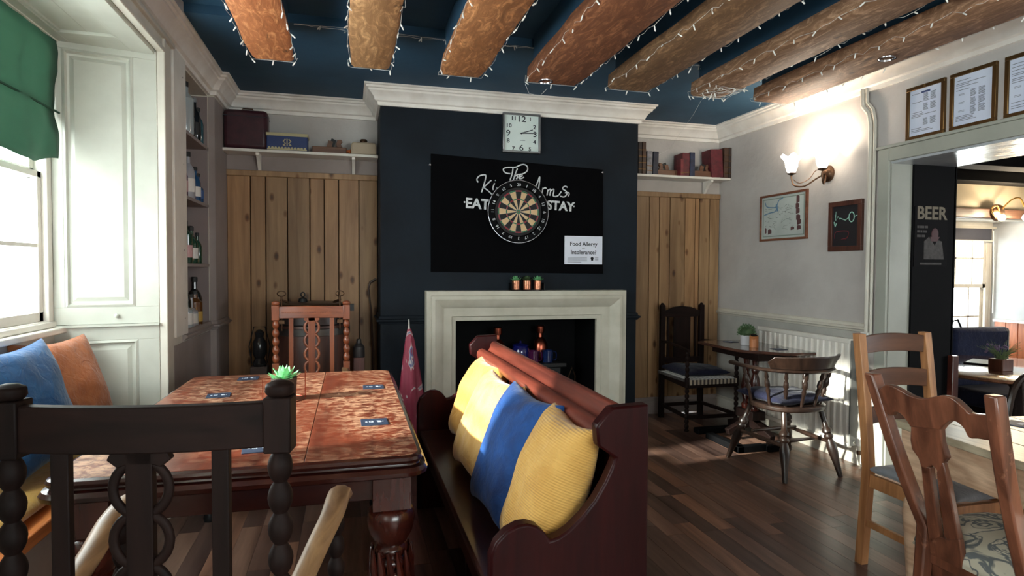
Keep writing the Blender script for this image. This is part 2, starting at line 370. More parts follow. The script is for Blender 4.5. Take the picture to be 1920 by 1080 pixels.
# dado rails and skirting
dp = [(0,.925),(-.012,.928),(-.016,.94),(-.03,.948),(-.03,.96),(-.014,.966),(-.01,.985),(0,.99)]
struct(MB().sweep(dp, [(XR,YB),(XR,3.45)]).build('trim_2', CREAM), 'painted dado rail on the right wall')
struct(MB().sweep(dp, [(.215,YB),(.215,YC),(.545,YC)]).build('trim_3', NAVY)); struct(MB().sweep(dp, [(2.16,YC),(2.33,YC),(2.33,YB)]).build('trim_4', NAVY))
struct(MB().sweep([(o, z-.02) for o, z in dp], [(XL,4.05),(XL,4.8),(-.94,4.8),(-.94,YB)]).build('trim_5', MAUVE))
sk = [(0,0),(-.022,0),(-.022,.12),(-.012,.13),(-.01,.15),(0,.155)]
struct(MB().sweep(sk, [(XR,YB-.03),(XR,3.4)]).build('baseboard_right', CREAM))
struct(MB().sweep(sk, [(-.94,YB-.03),(.215,YB-.03)]).sweep(sk, [(2.33,YB-.03),(XR,YB-.03)]).build('baseboard_back', MAUVE))
struct(MB().sweep(sk, [(.215,YC),(.54,YC)]).sweep(sk, [(2.17,YC),(2.33,YC)]).build('baseboard_chimney', NAVY))
struct(MB().box(XL, XL+.003, 3.77, 4.8, .15, .9).box(-.94, -.937, 4.8, YB, 0, 2.56).box(-.98, -.9385, 4.797, 4.8, 0, 2.56).build('trim_12', MAUVE))
# lower wall paint band under the dado on the right
struct(MB().box(XR-.006, XR, 3.46, YB-.03, .15, .925).build('trim_6', paint('dado_grey', (178,176,170), .6, (164,162,156), 5, 30, .2)))
# door opening casing
struct(MB().box(XR-.02, XR, 3.29, 3.375, 0, 2.155).box(XR-.02, XR, 1.12, 3.29, 2.07, 2.155).box(XR-.03, XR, 1.12, 3.39, 2.155, 2.175)
       .box(XR, 3.60, 3.283, 3.29, 0, 2.07).build('door_1', paint('casing_grey', (166,168,158), .45, (154,156,146), 4, 30, .1), bevel=.004), 'painted casing round the wide opening')
struct(MB().box(3.60, 3.95, 3.27, 3.29, 0, 2.07).box(3.94, 3.96, 3.27, 5.0, -.15, 2.3).build('wall_opening_side', BLACKP))
struct(MB().box(XR, 3.94, 1.2, 3.29, 2.055, 2.07).build('trim_7', paint('gloss_soffit', (176,180,184), .24, (150,154,160), 3, 8, .5, bd=.01)), 'glossy painted underside of the lintel')

# ---- wall panelling of separate pine planks
def panelling(xs, ztop, label):
    t = thing('pine_panelling', label, 'panelling', ((xs[0]+xs[-1])/2, YB, 0))
    ox = t.location.x
    for a, b_ in zip(xs, xs[1:]):
        MB().box(a+.0035-ox, b_-.0035-ox, -.03+random.uniform(-.003,.003), -.001, .0, ztop).build('plank', PINE, t, bevel=.0025)
    MB().box(xs[0]-ox, xs[-1]-ox, -.006, 0, 0, ztop).build('backing', DARKW, t)
    MB().box(xs[0]-ox, xs[-1]-ox, -.045, -.001, ztop, ztop+.045).build('cap_rail', PINE, t, bevel=.004)
lx = [P(u, 400, y=5.22).x for u in (469.5,498,539,581,608,635,673)]
panelling([-.938]+lx+[.213], 2.07, 'knotty pine plank panelling in the alcove left of the fireplace')
rx_ = [P(u, 450, y=5.22).x for u in (1217,1236,1255.5,1284,1303,1311,1330)]
panelling([2.332]+rx_+[3.424], 2.03, 'knotty pine plank panelling in the alcove right of the fireplace')

# ---- alcove wall shelves
def wall_shelf(x0, x1, z, brk, label, rail=True):
    t = thing('wall_shelf', label, 'shelf', ((x0+x1)/2, YB, z)); ox = t.location.x
    MB().box(x0-ox, x1-ox, -.2, 0, -.022, 0).build('board', WHITE, t, bevel=.003)
    for x in brk:
        MB().ext([(-.03,-.022),(-.17,-.022),(-.17,-.04),(-.12,-.06),(-.05,-.13),(-.03,-.15)], 'x', x-ox-.012, x-ox+.012).build('bracket', WHITE, t)
    return t
SHL, SHR = 2.255, 2.21
wall_shelf(-.935, .212, SHL, [P(483,300,y=5.1).x, P(663,300,y=5.1).x], 'white painted shelf in the left alcove under the cornice')
wall_shelf(2.333, XR-.005, SHR, [P(1333,340,y=5.1).x], 'white painted book shelf in the right alcove')
struct(MB().box(-.938, .213, YB-.012, YB, 2.115, 2.235).build('trim_8', MAUVE)); struct(MB().box(2.332, XR, YB-.012, YB, 2.075, 2.19).build('trim_9', paint('board_grey', (186,178,172), .6)))

# ---- beams with blue joists behind
beam_x = [(-.527,-.30),(-.002,.222),(.505,.765),(1.04,1.375),(1.575,1.87),(2.165,2.41),(2.64,2.93)]
bl = ['orange-brown oak ceiling beam nearest the window', 'pale tan oak ceiling beam, second from the window', 'dark-flecked oak ceiling beam above the dartboard', 'red-brown oak ceiling beam with a spotlight near its end',
      'grey-brown oak ceiling beam, fifth from the window', 'grey-brown oak ceiling beam with bunched fairy lights at its end', 'oak ceiling beam next to the right wall with a spotlight']
for i, (a, b_) in enumerate(beam_x):
    cx = (a+b_)/2; t = thing('ceiling_beam', bl[i], 'beam', (cx, 3.66, 2.5)); h = (b_-a)/2
    q = MB(); n = 26; th = .05 if i < 3 else .085; rings = []
    for j in range(n+1):
        y = -j*(5.4/n); jl = noise.noise((i*5, j*.6, 0))*.012; jr = noise.noise((i*5, j*.6, 9))*.012; jz = noise.noise((i*3, j*.5, 4))*.005
        if j == 0: jl += .01; jr -= .01
        rings.append([(-h+jl,y,th),(-h+jl-.004,y,.012+jz),(-h+jl+.012,y,jz),(h+jr-.012,y,jz),(h+jr+.004,y,.012+jz),(h+jr,y,th)])
    q.v = [p for r in rings for p in r]
    for j in range(n):
        for k in range(6): q.f.append((j*6+k, j*6+(k+1)%6, (j+1)*6+(k+1)%6, (j+1)*6+k))
    q.f += [(0,1,2,3,4,5)[::-1], tuple(n*6+k for k in range(6))]; q.m = [0]*len(q.f)
    q.build('plank', BEAMS[i], t, smooth=50)
    MB().box(-h+.03, h-.03, -5.4, -.06, th, .262).build('joist', BLUEC, t)
    if i in (3, 6):
        sp = P(1023,152,z=2.5) if i == 3 else P(1663,109,z=2.5)
        s_ = thing('spotlight', 'small round recessed spotlight in the '+('red-brown beam end' if i == 3 else 'beam beside the right wall'), 'spotlight', (sp.x, sp.y, 2.5))
        MB().lathe([(.045,-.006),(.046,.0),(.036,-.008),(.032,.004)], n=24, cap=False).build('bezel', CHROME, s_)
        MB().lathe([(.032,.002),(.02,.004),(.001,.0045)], n=20).build('lens', BLACKG if i == 3 else WPLAS, s_)

# ---- fairy lights along the beams
bulb0 = None
def fairy(name_pts, label, parent_loc, seed, bulbs=True, step=.11, group='fairy lights round the ceiling beams'):
    global bulb0
    r = random.Random(seed); t = thing('fairy_lights', label, 'string lights', parent_loc, 0, group); L = Vector(parent_loc)
    for pts in name_pts:
        pts = [Vector(p)-L for p in pts]; MB().tube(pts, .0009, 4).build('wire', WPLAS, t)
        if not bulbs: continue
        acc = 0
        for a, b_ in zip(pts, pts[1:]):
            acc += (b_-a).length
            if acc > step:
                acc = 0
                if bulb0 is None:
                    bulb0 = MB().lathe([(.0022,0),(.0036,.004),(.0036,.024),(.0015,.028)], n=6).build('bulb', WPLAS, t); o = bulb0
                else: o = inst(bulb0, 'bulb', t)
                o.location = b_; o.rotation_euler = (PI+r.uniform(-.9,.9), r.uniform(-.9,.9), 0); 
for i, (a, b_) in enumerate(beam_x):
    def run(x, s):
        r = random.Random(i*7+s); out = []; y = 3.67
        while y > 1.75:
            out.append((x+r.uniform(-.006,.006), y, 2.503+r.uniform(-.006,.022))); y -= .05
        return out
    lab = ['fairy lights wound along the orange-brown beam nearest the window','fairy lights along the pale tan beam, second from the window','fairy lights along the beam above the dartboard','fairy lights along the red-brown beam with the spotlight','fairy lights along the fifth beam from the window','fairy lights along the sixth beam, bunched at its end','fairy lights along the beam beside the right wall'][i]
    L_, R_ = run(a-.008, 1), run(b_+.008, 2); end = [(a+(b_-a)*k/4, 3.672, 2.5) for k in range(5)]
    extra = []
    if i == 5:
        r = random.Random(5); extra = [[(2.17+r.uniform(0,.24), 3.66-r.uniform(0,.28), 2.492-r.uniform(0,.012)) for _ in range(26)]]
    fairy([L_[::-1]+end+R_]+extra, lab, ((a+b_)/2, 3.66, 2.5), i)
cross = []
for k, dz in enumerate((2.70, 2.685)):
    pts = []; r = random.Random(k)
    for j in range(90):
        x = -.3+3.1*j/89; pts.append((x, 3.62-.03*k, dz-.012*abs(math.sin(x*2.1+k))+r.uniform(-.003,.003)))
    cross.append(pts)
fairy(cross, 'fairy lights strung straight across between the beams by the fireplace', (1.2,3.6,2.7), 40, step=.13, group='fairy lights strung across')
d0 = P(1315,188,z=2.49); fairy([[d0, P(1300,215,y=4.2), P(1282,240,y=4.7), P(1255,280,y=5.19), P(1235,290,y=5.2)]], 'loose fairy light wire hanging down from the sixth beam to the book shelf', tuple(d0), 50, bulbs=False, group='loose fairy light wires')
d0 = P(985,158,z=2.49); fairy([[d0, P(992,175,y=3.7), P(1012,180,y=3.7), P(1026,166,y=3.68)]], 'loose loop of fairy light wire under the end of the red-brown beam', tuple(d0), 51, bulbs=False, group='loose fairy light wires')

# ================================================================ LEFT WINDOW BAY
struct(MB().box(-1.46, XL-.001, 1.65, 3.6, 2.47, 2.52).box(-1.455, -1.34, 1.66, 3.58, 2.455, 2.471).box(-1.09, -.985, 1.66, 3.59, 2.455, 2.471).box(-1.34, -1.09, 3.38, 3.57, 2.4551, 2.4711).box(-1.34, -1.09, 1.66, 1.9, 2.4551, 2.4711).box(-1.34,-1.325,1.9,3.38,2.46,2.4711).box(-1.105,-1.09,1.9,3.38,2.46,2.4711).box(-1.218,-1.214,1.9,3.38,2.468,2.4711).build('trim_10', SHUT, bevel=.004), 'panelled soffit over the window seat')
struct(MB().box(XL, XL+.03, 3.612, 3.76, .0, 2.568).box(XL, XL+.04, 3.602, 3.632, .001, 2.566).box(XL+.001, XL+.029, 1.5, 3.76, 2.48, 2.569).box(XL, XL+.041, 1.6, 3.633, 2.474, 2.498).box(XL, XL+.05, 1.499, 3.77, 2.545, 2.57).box(XL+.001, XL+.031, 1.501, 1.64, 0, 2.479).build('trim_11', CREAM, bevel=.005), 'moulded architrave round the window bay')
pb = thing('boxing_board', 'long white vertical board with screw heads beside the bottle shelves', 'board', (XL+.018, 3.91, 0))
MB().box(-.018, .018, -.13, .13, .955, 2.565).build('board', WHITE, pb, bevel=.004)
for z in (1.05, 1.45, 1.95, 2.45): MB().lathe([(.005,0),(.004,.002)], (.018,.06,z), 8, (1,0,0)).build('screw', SILV, pb)
def panelled(name, label, loc, rz, Lx, z0, z1, px0, px1, pz0, pz1, mat, flip=1):
    t = thing(name, label, 'shutter', loc, rz)
    # surface faces -y local (room side); depth behind
    s = flip
    MB().box(0, Lx, 0, .04*s, z0, pz0).box(0, Lx, 0, .04*s, pz1, z1).box(0, px0, 0, .04*s, pz0, pz1).box(px1, Lx, 0, .04*s, pz0, pz1).build('frame', mat, t, bevel=.002)
    q = MB(); a, b_, c, d = px0, px1, pz0, pz1
    rects = [(0, 0), (.012, -.006), (.02, .012), (.03, .014), (.05, .004), (.052, .004)]
    vs = []
    for o, dy in rects: vs += [(a+o, dy*s, c+o), (b_-o, dy*s, c+o), (b_-o, dy*s, d-o), (a+o, dy*s, d-o)]
    fs = []
    for i in range(len(rects)-1):
        for k in range(4): fs.append((i*4+k, i*4+(k+1)%4, i*4+4+(k+1)%4, i*4+4+k))
    fs.append(tuple(range(20,24))); q.add(vs, fs); q.build('raised_panel', mat, t, smooth=20)
    return t
ang = math.atan2(3.5-3.6, -1.42+.98)   # direction from room edge into the bay
# right jamb: local x runs into the bay, local +y must point away from the room bay (towards +y world)
sh = panelled('window_shutter', 'tall cream panelled shutter lining the right side of the window', (XL,3.6,0), ang, .452, 1.058, 2.47, .105, .405, 1.145, 2.425, SHUT, flip=-1)
MB().box(0, .452, -.03, .02, 1.046, 1.057).build('ledge', SHUT, sh)
MB().lathe([(.006,0),(.011,.006),(.011,.016),(.004,.02)], (.19,.0,1.1), 10, (0,1,0)).build('knob', SHUT, sh)
panelled('bay_panel', 'lower cream panel beside the window seat, its paint chipped at the edge', (XL,3.6,0), ang, .452, .44, 1.044, .095, .36, .52, .975, SHUT, flip=-1)
panelled('window_shutter', 'cream panelled shutter lining the near side of the window', (XL,1.65,0), PI-ang if False else math.atan2(.1,-.44), .452, .44, 2.47, .105, .405, 1.145, 2.38, SHUT, flip=1)
# window_1 (sash)
def sash_window(name, x, y0, y1, z0, z1, bars_y, bars_z, mat, axis='x', depth=.05):
    root = bpy.data.objects.new(name, None); COL.objects.link(root); root.location = ((x, (y0+y1)/2, z0) if axis == 'x' else ((y0+y1)/2, x, z0)); struct(root)
    L = root.location
    def bx(q, a0, a1, b0, b1, c0, c1):      # a: through wall, b: along wall, c: z
        if axis == 'x': q.box(a0-L.x, a1-L.x, b0-L.y, b1-L.y, c0-L.z, c1-L.z)
        else: q.box(b0-L.x, b1-L.x, a0-L.y, a1-L.y, c0-L.z, c1-L.z)
    q = MB(); f = .05
    bx(q, x-depth, x+depth, y0, y0+f, z0, z1); bx(q, x-depth, x+depth, y1-f, y1, z0, z1); bx(q, x-depth, x+depth, y0, y1, z1-f, z1); bx(q, x-depth, x+depth, y0, y1, z0, z0+.035)
    q.build('window_frame', mat, root, bevel=.004)
    for k, (za, zb, dx) in enumerate(((z0+.035, (z0+z1)/2+.015, .012), ((z0+z1)/2-.015, z1-f, -.018))):
        q = MB(); a0, a1 = x+dx-.014, x+dx+.014; g = .038
        bx(q, a0, a1, y0+f, y1-f, za, za+g*1.2); bx(q, a0, a1, y0+f, y1-f, zb-g*.8, zb); bx(q, a0, a1, y0+f, y0+f+g, za, zb); bx(q, a0, a1, y1-f-g, y1-f, za, zb)
        s_ = q.build('sash', mat, root, bevel=.002)
        ys = [y0+f+g*.5]+list(bars_y)+[y1-f-g*.5]; zs = [za+g*.6]+[v for v in bars_z if za < v < zb]+[zb-g*.5]
        for yb in (bars_y if not (name == 'window_1' and k == 0) else []):
            q = MB(); bx(q, x+dx-.01, x+dx+.01, yb-.009, yb+.009, za+g, zb-g*.8); q.build('glazing_bar', mat, s_)
        for zb_ in zs[1:-1]:
            q = MB(); bx(q, x+dx-.01, x+dx+.01, y0+f+g, y1-f-g, zb_-.009, zb_+.009); q.build('glazing_bar', mat, s_)
        for ya, yb in zip(ys, ys[1:]):
            for zc, zd in zip(zs, zs[1:]):
                q = MB(); bx(q, x+dx-.002, x+dx+.002, ya, yb, zc, zd); q.build('pane', GLASS, s_)
    return root
w1 = sash_window('window_1', -1.47, 1.75, 3.5, 1.05, 2.53, [2.11,2.45,2.8,3.15], [1.45,2.15], WHITE)
MB().box(.02, .1, -.9, .9, -.03, .0).box(.02, .06, -.9, .9, 0, .03).build('window_sill', WHITE, w1, bevel=.006)
w3 = sash_window('added_window_left', -1.3, -1.6, .2, .95, 2.4, [-1.1,-.7,-.3], [1.35,2.0], WHITE)  # out of view; added to bring more daylight into the room
sash_window('added_window_rear', -2.38, .35, 2.65, .85, 2.35, [.9,1.5,2.1], [1.3,1.95], WHITE, axis='y')  # unseen rear window, added for light from behind the camera
# green roman blind over the pane nearest the shutter
bd = thing('roman_blind', 'green fabric roman blind hanging over the top of the window', 'blind', (-1.4,3.2,2.46))
q = MB(); NY, NZ = 22, 26; vs = []
for j in range(NZ+1):
    t = j/NZ; z = -t*.585
    for i in range(NY+1):
        s = i/NY; y = -.42+s*(.755-.075*t)
        fold = .012*math.sin(s*9+t*4)*t+.02*math.sin(t*PI*3)*.5+.012*noise.noise((s*6, t*7, 1))
        zz = z-max(0,(t-.6)/.4)*.05*math.sin(PI*s)+.012*noise.noise((s*5,t,3))*t
        vs.append((fold+.02*t, y, zz))
fs = [(j*(NY+1)+i, j*(NY+1)+i+1, (j+1)*(NY+1)+i+1, (j+1)*(NY+1)+i) for j in range(NZ) for i in range(NY)]
GREENB, n_, l_, b_ = new_mat('green_blind'); 
tr = n_.new('ShaderNodeBsdfTranslucent'); tr.inputs[0].default_value = s2l((104,140,122)); mx = n_.new('ShaderNodeMixShader'); mx.inputs[0].default_value = .3
b_.inputs['Base Color'].default_value = s2l((54,84,70)); b_.inputs['Roughness'].default_value = .8
l_.new(b_.outputs[0], mx.inputs[1]); l_.new(tr.outputs[0], mx.inputs[2]); l_.new(mx.outputs[0], n_['Material Output'].inputs['Surface'])
o = q.add(vs, fs).build('fabric', GREENB, bd); md = o.modifiers.new('s', 'SOLIDIFY'); md.thickness = .002
MB().box(-.015, .015, -.43, .35, -.01, .01).build('head_rail', WHITE, bd)
MB().box(.012, .018, -.41, .31, -.36, -.352).build('batten_seam', paint('green_seam', (22,66,48), .8), bd)
# window seat
ws = thing('window_bench', 'built-in cream window seat with an orange wooden edge', 'window seat', (-1.25,2.62,0))
MB().box(-.2, .17, -.97, .93, 0, .39).build('panel', CREAMD, ws, bevel=.004)
MB().box(-.2, .2, -.97, .93, .39, .44).build('seat_board', wood('orange_pine', (206,118,60), (226,144,84), 'y', .35), ws, bevel=.006)
def pillow(name, label, w_, h_, t_, M, mat, seed, group=None, pinch=.12, cat='cushion', n=18, piping=None):
    vs = []; fs = []
    for side in (1, -1):
        for j in range(n+1):
            for i in range(n+1):
                u, v = i/n*2-1, j/n*2-1
                d = max(0, (1-abs(u)**2.6))*max(0, (1-abs(v)**2.6)); zz = side*t_/2*d**.42
                k = 1-pinch*(1-abs(u*v))*0 ; c = 1+.10*(abs(u)*abs(v))**2; e = 1-.05*(1-v*v)*abs(u)**4; g = 1-.05*(1-u*u)*abs(v)**4
                nn = noise.noise((u*1.5+seed, v*1.5, side*.7))*.018*(d**.3)+noise.noise((u*4+seed, v*3, side))*.006*d**.3
                cr = .004*math.sin(math.atan2(v, u)*9+seed)*(abs(u)*abs(v))
                vs.append((u*w_/2*c*e, v*h_/2*c*g, zz+nn+cr))
    N = (n+1)*(n+1)
    for j in range(n):
        for i in range(n):
            a = j*(n+1)+i; fs.append((a, a+1, a+n+2, a+n+1)); fs.append(tuple(x+N for x in (a, a+n+1, a+n+2, a+1)))
    q = MB().add(vs, fs)
    o = q.build(name, mat, smooth=180)
    import bmesh
    bm = bmesh.new(); bm.from_mesh(o.data); bmesh.ops.remove_doubles(bm, verts=bm.verts, dist=.0015); bmesh.ops.recalc_face_normals(bm, faces=bm.faces); bm.to_mesh(o.data); bm.free()
    for p in o.data.polygons: p.use_smooth = True
    sb = o.modifiers.new('sub', 'SUBSURF'); sb.levels = sb.render_levels = 1
    o.matrix_world = M; tag(o, label, cat, group); return o
def PM(c, right, up):      # cushion frame: right and up in the cushion's plane
    r = Vector(right).normalized(); u = Vector(up); u = (u-r*u.dot(r)).normalized(); n_ = r.cross(u)
    m = Matrix((r, u, n_)).transposed().to_4x4(); m.translation = Vector(c); return m
pillow('seat_pad', 'long flat mustard seat pad on the window seat', .34, 1.86, .09, PM((-1.25,2.62,.482), (1,0,0), (0,1,0)), SEATY, 3, cat='seat pad')
pillow('cushion', 'bright blue velvet cushion leaning against the window', .48, .5, .15, PM((-1.24,2.83,.79), (.1,1,.02), (-.33,.0,1)), BLUL, 5, 'cushions on the window seat')
pillow('cushion', 'orange fleecy cushion leaning in the corner of the window seat', .44, .48, .15, PM((-1.27,3.25,.785), (.3,1,0), (-.36,.1,1)), ORAN, 11, 'cushions on the window seat')

# ================================================================ BOTTLE SHELVES (left wall recess)
zs = [.93, 1.375, 1.795, 2.2]
bs = thing('bottle_shelves', 'recessed painted shelves of bottles in the left wall', 'shelves', (-1.1,4.42,.93))
MB().box(-.1,.12,-.355,.355,.0,.022).build('shelf_board', MAUVE, bs)
for z in zs[1:]: MB().box(-.1, .12, -.4, .4, z-.93-.022, z-.93).build('shelf_board', MAUVE, bs, bevel=.002)
MB().box(-.1,-.095,-.355,.355,.022,1.62).box(-.095,.12,.35,.355,.022,1.62).box(-.095,.12,-.355,-.35,.022,1.62).build('lining', paint('lining_mauve', (132,118,116), .7), bs)
BG = {k: paint('bottle_'+k, c, r, bs=0, spec=.8) for k, c, r in [('clear',(150,158,160),.08),('dark',(24,26,28),.1),('purple',(86,44,84),.15),('silver',(150,150,156),.3),('blue',(28,70,110),.12),('green',(30,62,46),.1),('amber',(96,58,30),.12),('teal',(40,80,90),.12)]}
LB = {k: paint('label_'+k, c, .6, bs=0) for k, c in [('white',(210,206,200)),('pink',(190,150,150)),('yellow',(196,160,84)),('blue',(60,90,140)),('black',(30,30,30))]}
def bottle(x, y, z, h, r, body, lab, label, shape=0, grp='bottles on the recessed shelves'):
    t = thing('bottle', label, 'bottle', (x,y,z), 0, grp)
    if shape == 0: pr = [(r*.9,0),(r,.008),(r,h*.55),(r*.8,h*.66),(r*.35,h*.76),(r*.32,h*.93)]
    elif shape == 1: pr = [(r*.9,0),(r,.01),(r*1.02,h*.4),(r*.95,h*.5),(r*.35,h*.6),(r*.3,h*.93)]
    else: pr = [(r*.95,0),(r,.01),(r,h*.68),(r*.6,h*.76),(r*.4,h*.8),(r*.4,h*.93)]
    MB().lathe(pr, n=16).build('body', BG[body], t)
    MB().lathe([(r*.38,h*.9),(r*.42,h*.905),(r*.42,h),(r*.3,h+.003)], n=12).build('cap', LB['black'] if lab != 'black' else SILV, t)
    if lab: MB().lathe([(r*1.02,h*.14),(r*1.025,h*.15),(r*1.025,h*.42),(r*1.02,h*.43)], n=16).build('label', LB[lab], t)
z4 = zs[3]; z3 = zs[2]; z2 = zs[1]; z1 = zs[0]+.022
bottle(-1.022,4.352,z4,.33,.05,'clear',None,'tall clear glass bottle on the top recessed shelf',2)
bottle(-1.045,4.470,z4,.27,.055,'dark',None,'broad black bottle in the middle of the top recessed shelf',1)
bottle(-1.022,4.588,z4,.29,.04,'dark','black','slim black bottle on the top recessed shelf',0)
bottle(-1.022,4.692,z4,.25,.035,'teal',None,'slim blue-grey bottle at the far end of the top shelf',0)
bottle(-1.045,4.308,z3,.24,.045,'purple','pink','purple bottle with pink label on the second shelf down',0)
bottle(-1.022,4.403,z3,.3,.042,'silver','white','silver bottle with white label, tallest on the second shelf down',0)
bottle(-1.045,4.500,z3,.22,.045,'purple','white','short purple bottle behind on the second shelf down',1)
bottle(-1.022,4.581,z3,.23,.038,'blue','white','blue bottle with white label on the second shelf down',0)
bottle(-1.022,4.670,z3,.2,.036,'blue','blue','small blue bottle at the far end of the second shelf down',1)
bottle(-1.022,4.308,z2,.27,.045,'green','pink','green bottle with pink label on the third shelf down',2)
bottle(-1.045,4.396,z2,.29,.04,'dark',None,'dark green bottle without label on the third shelf down',0)
bottle(-1.022,4.463,z2,.24,.042,'green','white','green bottle with white label on the third shelf down',0)
bottle(-1.045,4.551,z2,.25,.04,'teal','white','grey-blue bottle on the third shelf down',1)
bottle(-1.022,4.633,z2,.21,.03,'green',None,'slender green bottle at the far end of the third shelf down',0)
bottle(-1.022,4.300,z1,.25,.045,'clear','white','clear bottle with white label on the lowest shelf',1)
bottle(-1.045,4.382,z1,.32,.04,'dark','yellow','tall dark bottle at the back of the lowest shelf',0)
bottle(-1.022,4.440,z1,.22,.045,'silver','white','squat grey bottle on the lowest shelf',1)
bottle(-1.022,4.537,z1,.24,.05,'amber','yellow','amber bottle with yellow label on the lowest shelf',2)
bottle(-1.045,4.641,z1,.33,.05,'dark',None,'large black bottle at the far end of the lowest shelf',0)

# ================================================================ FIREPLACE WALL
q = MB().sweep([(0,0),(0,.035),(.03,.042),(.036,.058),(.06,.06),(.1,.068),(.13,.1),(.17,.118),(.195,.112),(.2,.098),(.232,.1),(.236,.09),(.236,0)], [(.785,0),(.785,FZ),(1.96,FZ),(1.96,0)])
q.v = [(x, -d, z) for x, z, d in q.v]; q.f = [f[::-1] for f in q.f]
fp = thing('fire_surround', 'cream moulded stone fire surround against the dark wall', 'fireplace', (1.37, YC, 0))
q.v = [(x-1.37, y, z) for x, y, z in q.v]; q.build('moulded_frame', paint('stone_cream', (196,192,178), .55, (178,174,158), 6, 40, .15), fp, smooth=25)
MB().box(-.57, .57, -.12, 0, 0, .012).build('hearth_slab', BLACKP, fp)
# stove with its parts
st = thing('wood_stove', 'black cast-iron wood stove inside the fireplace', 'stove', (1.47, 5.0, 0))
MB().box(-.22,.24,-.12,.14,.1,.53).build('body', IRON, st, bevel=.008)
MB().box(-.26,.28,-.15,.16,.53,.565).build('top_plate', IRON, st, bevel=.006)
MB().box(-.17,.19,-.14,-.12,.16,.44).build('door', IRON, st, bevel=.006).name = 'door'
MB().box(-.12,.14,-.145,-.139,.22,.40).build('door_glass', BLACKG, st)
MB().tube([(.17,-.15,.28),(.2,-.18,.3),(.2,-.18,.38)], .006).build('handle', CHROME, st)
for x in (-.02,.09): MB().lathe([(.012,0),(.014,.01),(.004,.016)], (x,-.12,.485), 10, (0,-1,0)).build('air_knob', CHROME, st)
for x in (-.18,.2):
    for y in (-.08,.1): MB().lathe([(.02,0),(.014,.1)], (x,y,0), 10).build('leg', IRON, st)
comp = thing('fire_tongs', 'black curved fire tool leaning inside the fireplace right of the stove', 'fire tool', (1.86,5.02,0))
MB().tube([(0,0,.0),(.0,0,.2),(.02,0,.3),(.03,0,.42),(.0,0,.5),(-.03,0,.42),(-.01,0,.3),(0,0,.2)], .006).build('rod', BRONZE, comp)
MB().lathe([(.05,0),(.05,.012),(.01,.02)], n=14).build('foot', IRON, comp)
ST = .565
def copper(x, y, label):
    t = thing('copper_bottle', label, 'bottle', (x,y,ST)); MB().lathe([(.05,0),(.062,.02),(.064,.12),(.05,.17),(.022,.2),(.02,.24)], n=20).build('body', COPPER, t)
    MB().lathe([(.032,.235),(.036,.245),(.036,.29),(.028,.3)], n=16).build('stopper', COPPER, t)
copper(P(933,640,y=4.98).x, 4.98, 'left copper bottle with a round stopper on the stove'); copper(P(1013,640,y=5.06).x, 5.06, 'right copper bottle on the stove, behind the blue mugs')
t = thing('blue_jar', 'shiny cobalt blue lidded jar in the middle of the stove top', 'jar', (P(976,650,y=5.0).x,5.0,ST))
COB = paint('cobalt_glaze', (22,26,92), .08, bs=0, spec=.8); PUR = paint('purple_glaze', (70,20,60), .1, bs=0, spec=.8); NVG = paint('navy_glaze', (16,34,78), .08, bs=0, spec=.8)
MB().lathe([(.045,0),(.068,.02),(.078,.07),(.074,.11),(.06,.135)], n=24).build('body', COB, t)
MB().lathe([(.07,.135),(.072,.142),(.04,.155),(.008,.16),(.008,.175),(.001,.18)], n=24).build('lid', COB, t)
def mug(u, y, label, mt, side=1):
    t = thing('mug', label, 'mug', (P(u,660,y=y).x,y,ST), 0, 'glazed mugs on the stove')
    MB().lathe([(.04,0),(.044,.004),(.046,.1),(.043,.1),(.04,.01),(.001,.008)], n=20, cap=False).build('body', mt, t)
    MB().tube([(side*.044,-.01,.09),(side*.07,-.01,.085),(side*.074,-.01,.05),(side*.068,-.01,.02),(side*.044,-.01,.015)], .006, flat=.8).build('handle', mt, t)
mug(940,4.93,'purple mug left of the blue jar on the stove',PUR); mug(1000,4.93,'purple mug right of the blue jar on the stove',PUR); mug(1027,4.93,'navy blue mug at the right end of the stove',NVG)
MB_ = MB().sphere((0,0,.018), .03, 14, (1,.7,.62)).build('pebble', paint('pebble', (206,196,190), .5), smooth=180); MB_.location = (P(977,662,y=4.89).x,4.88,ST); tag(MB_, 'smooth pale pebble lying in front of the blue jar', 'stone')
t = thing('cream_jug', 'small cream jug on the hearth at the right of the fireplace', 'jug', (P(1100,745,y=4.9).x,4.9,.012))
MB().lathe([(.05,0),(.08,.04),(.085,.12),(.05,.19),(.035,.21),(.035,.245)], n=20).build('body', paint('cream_glaze', (196,186,160), .3), t)
MB().lathe([(.036,.24),(.044,.247),(.044,.262),(.03,.266)], n=16).build('lid', paint('cream_lid', (186,172,140), .3), t)
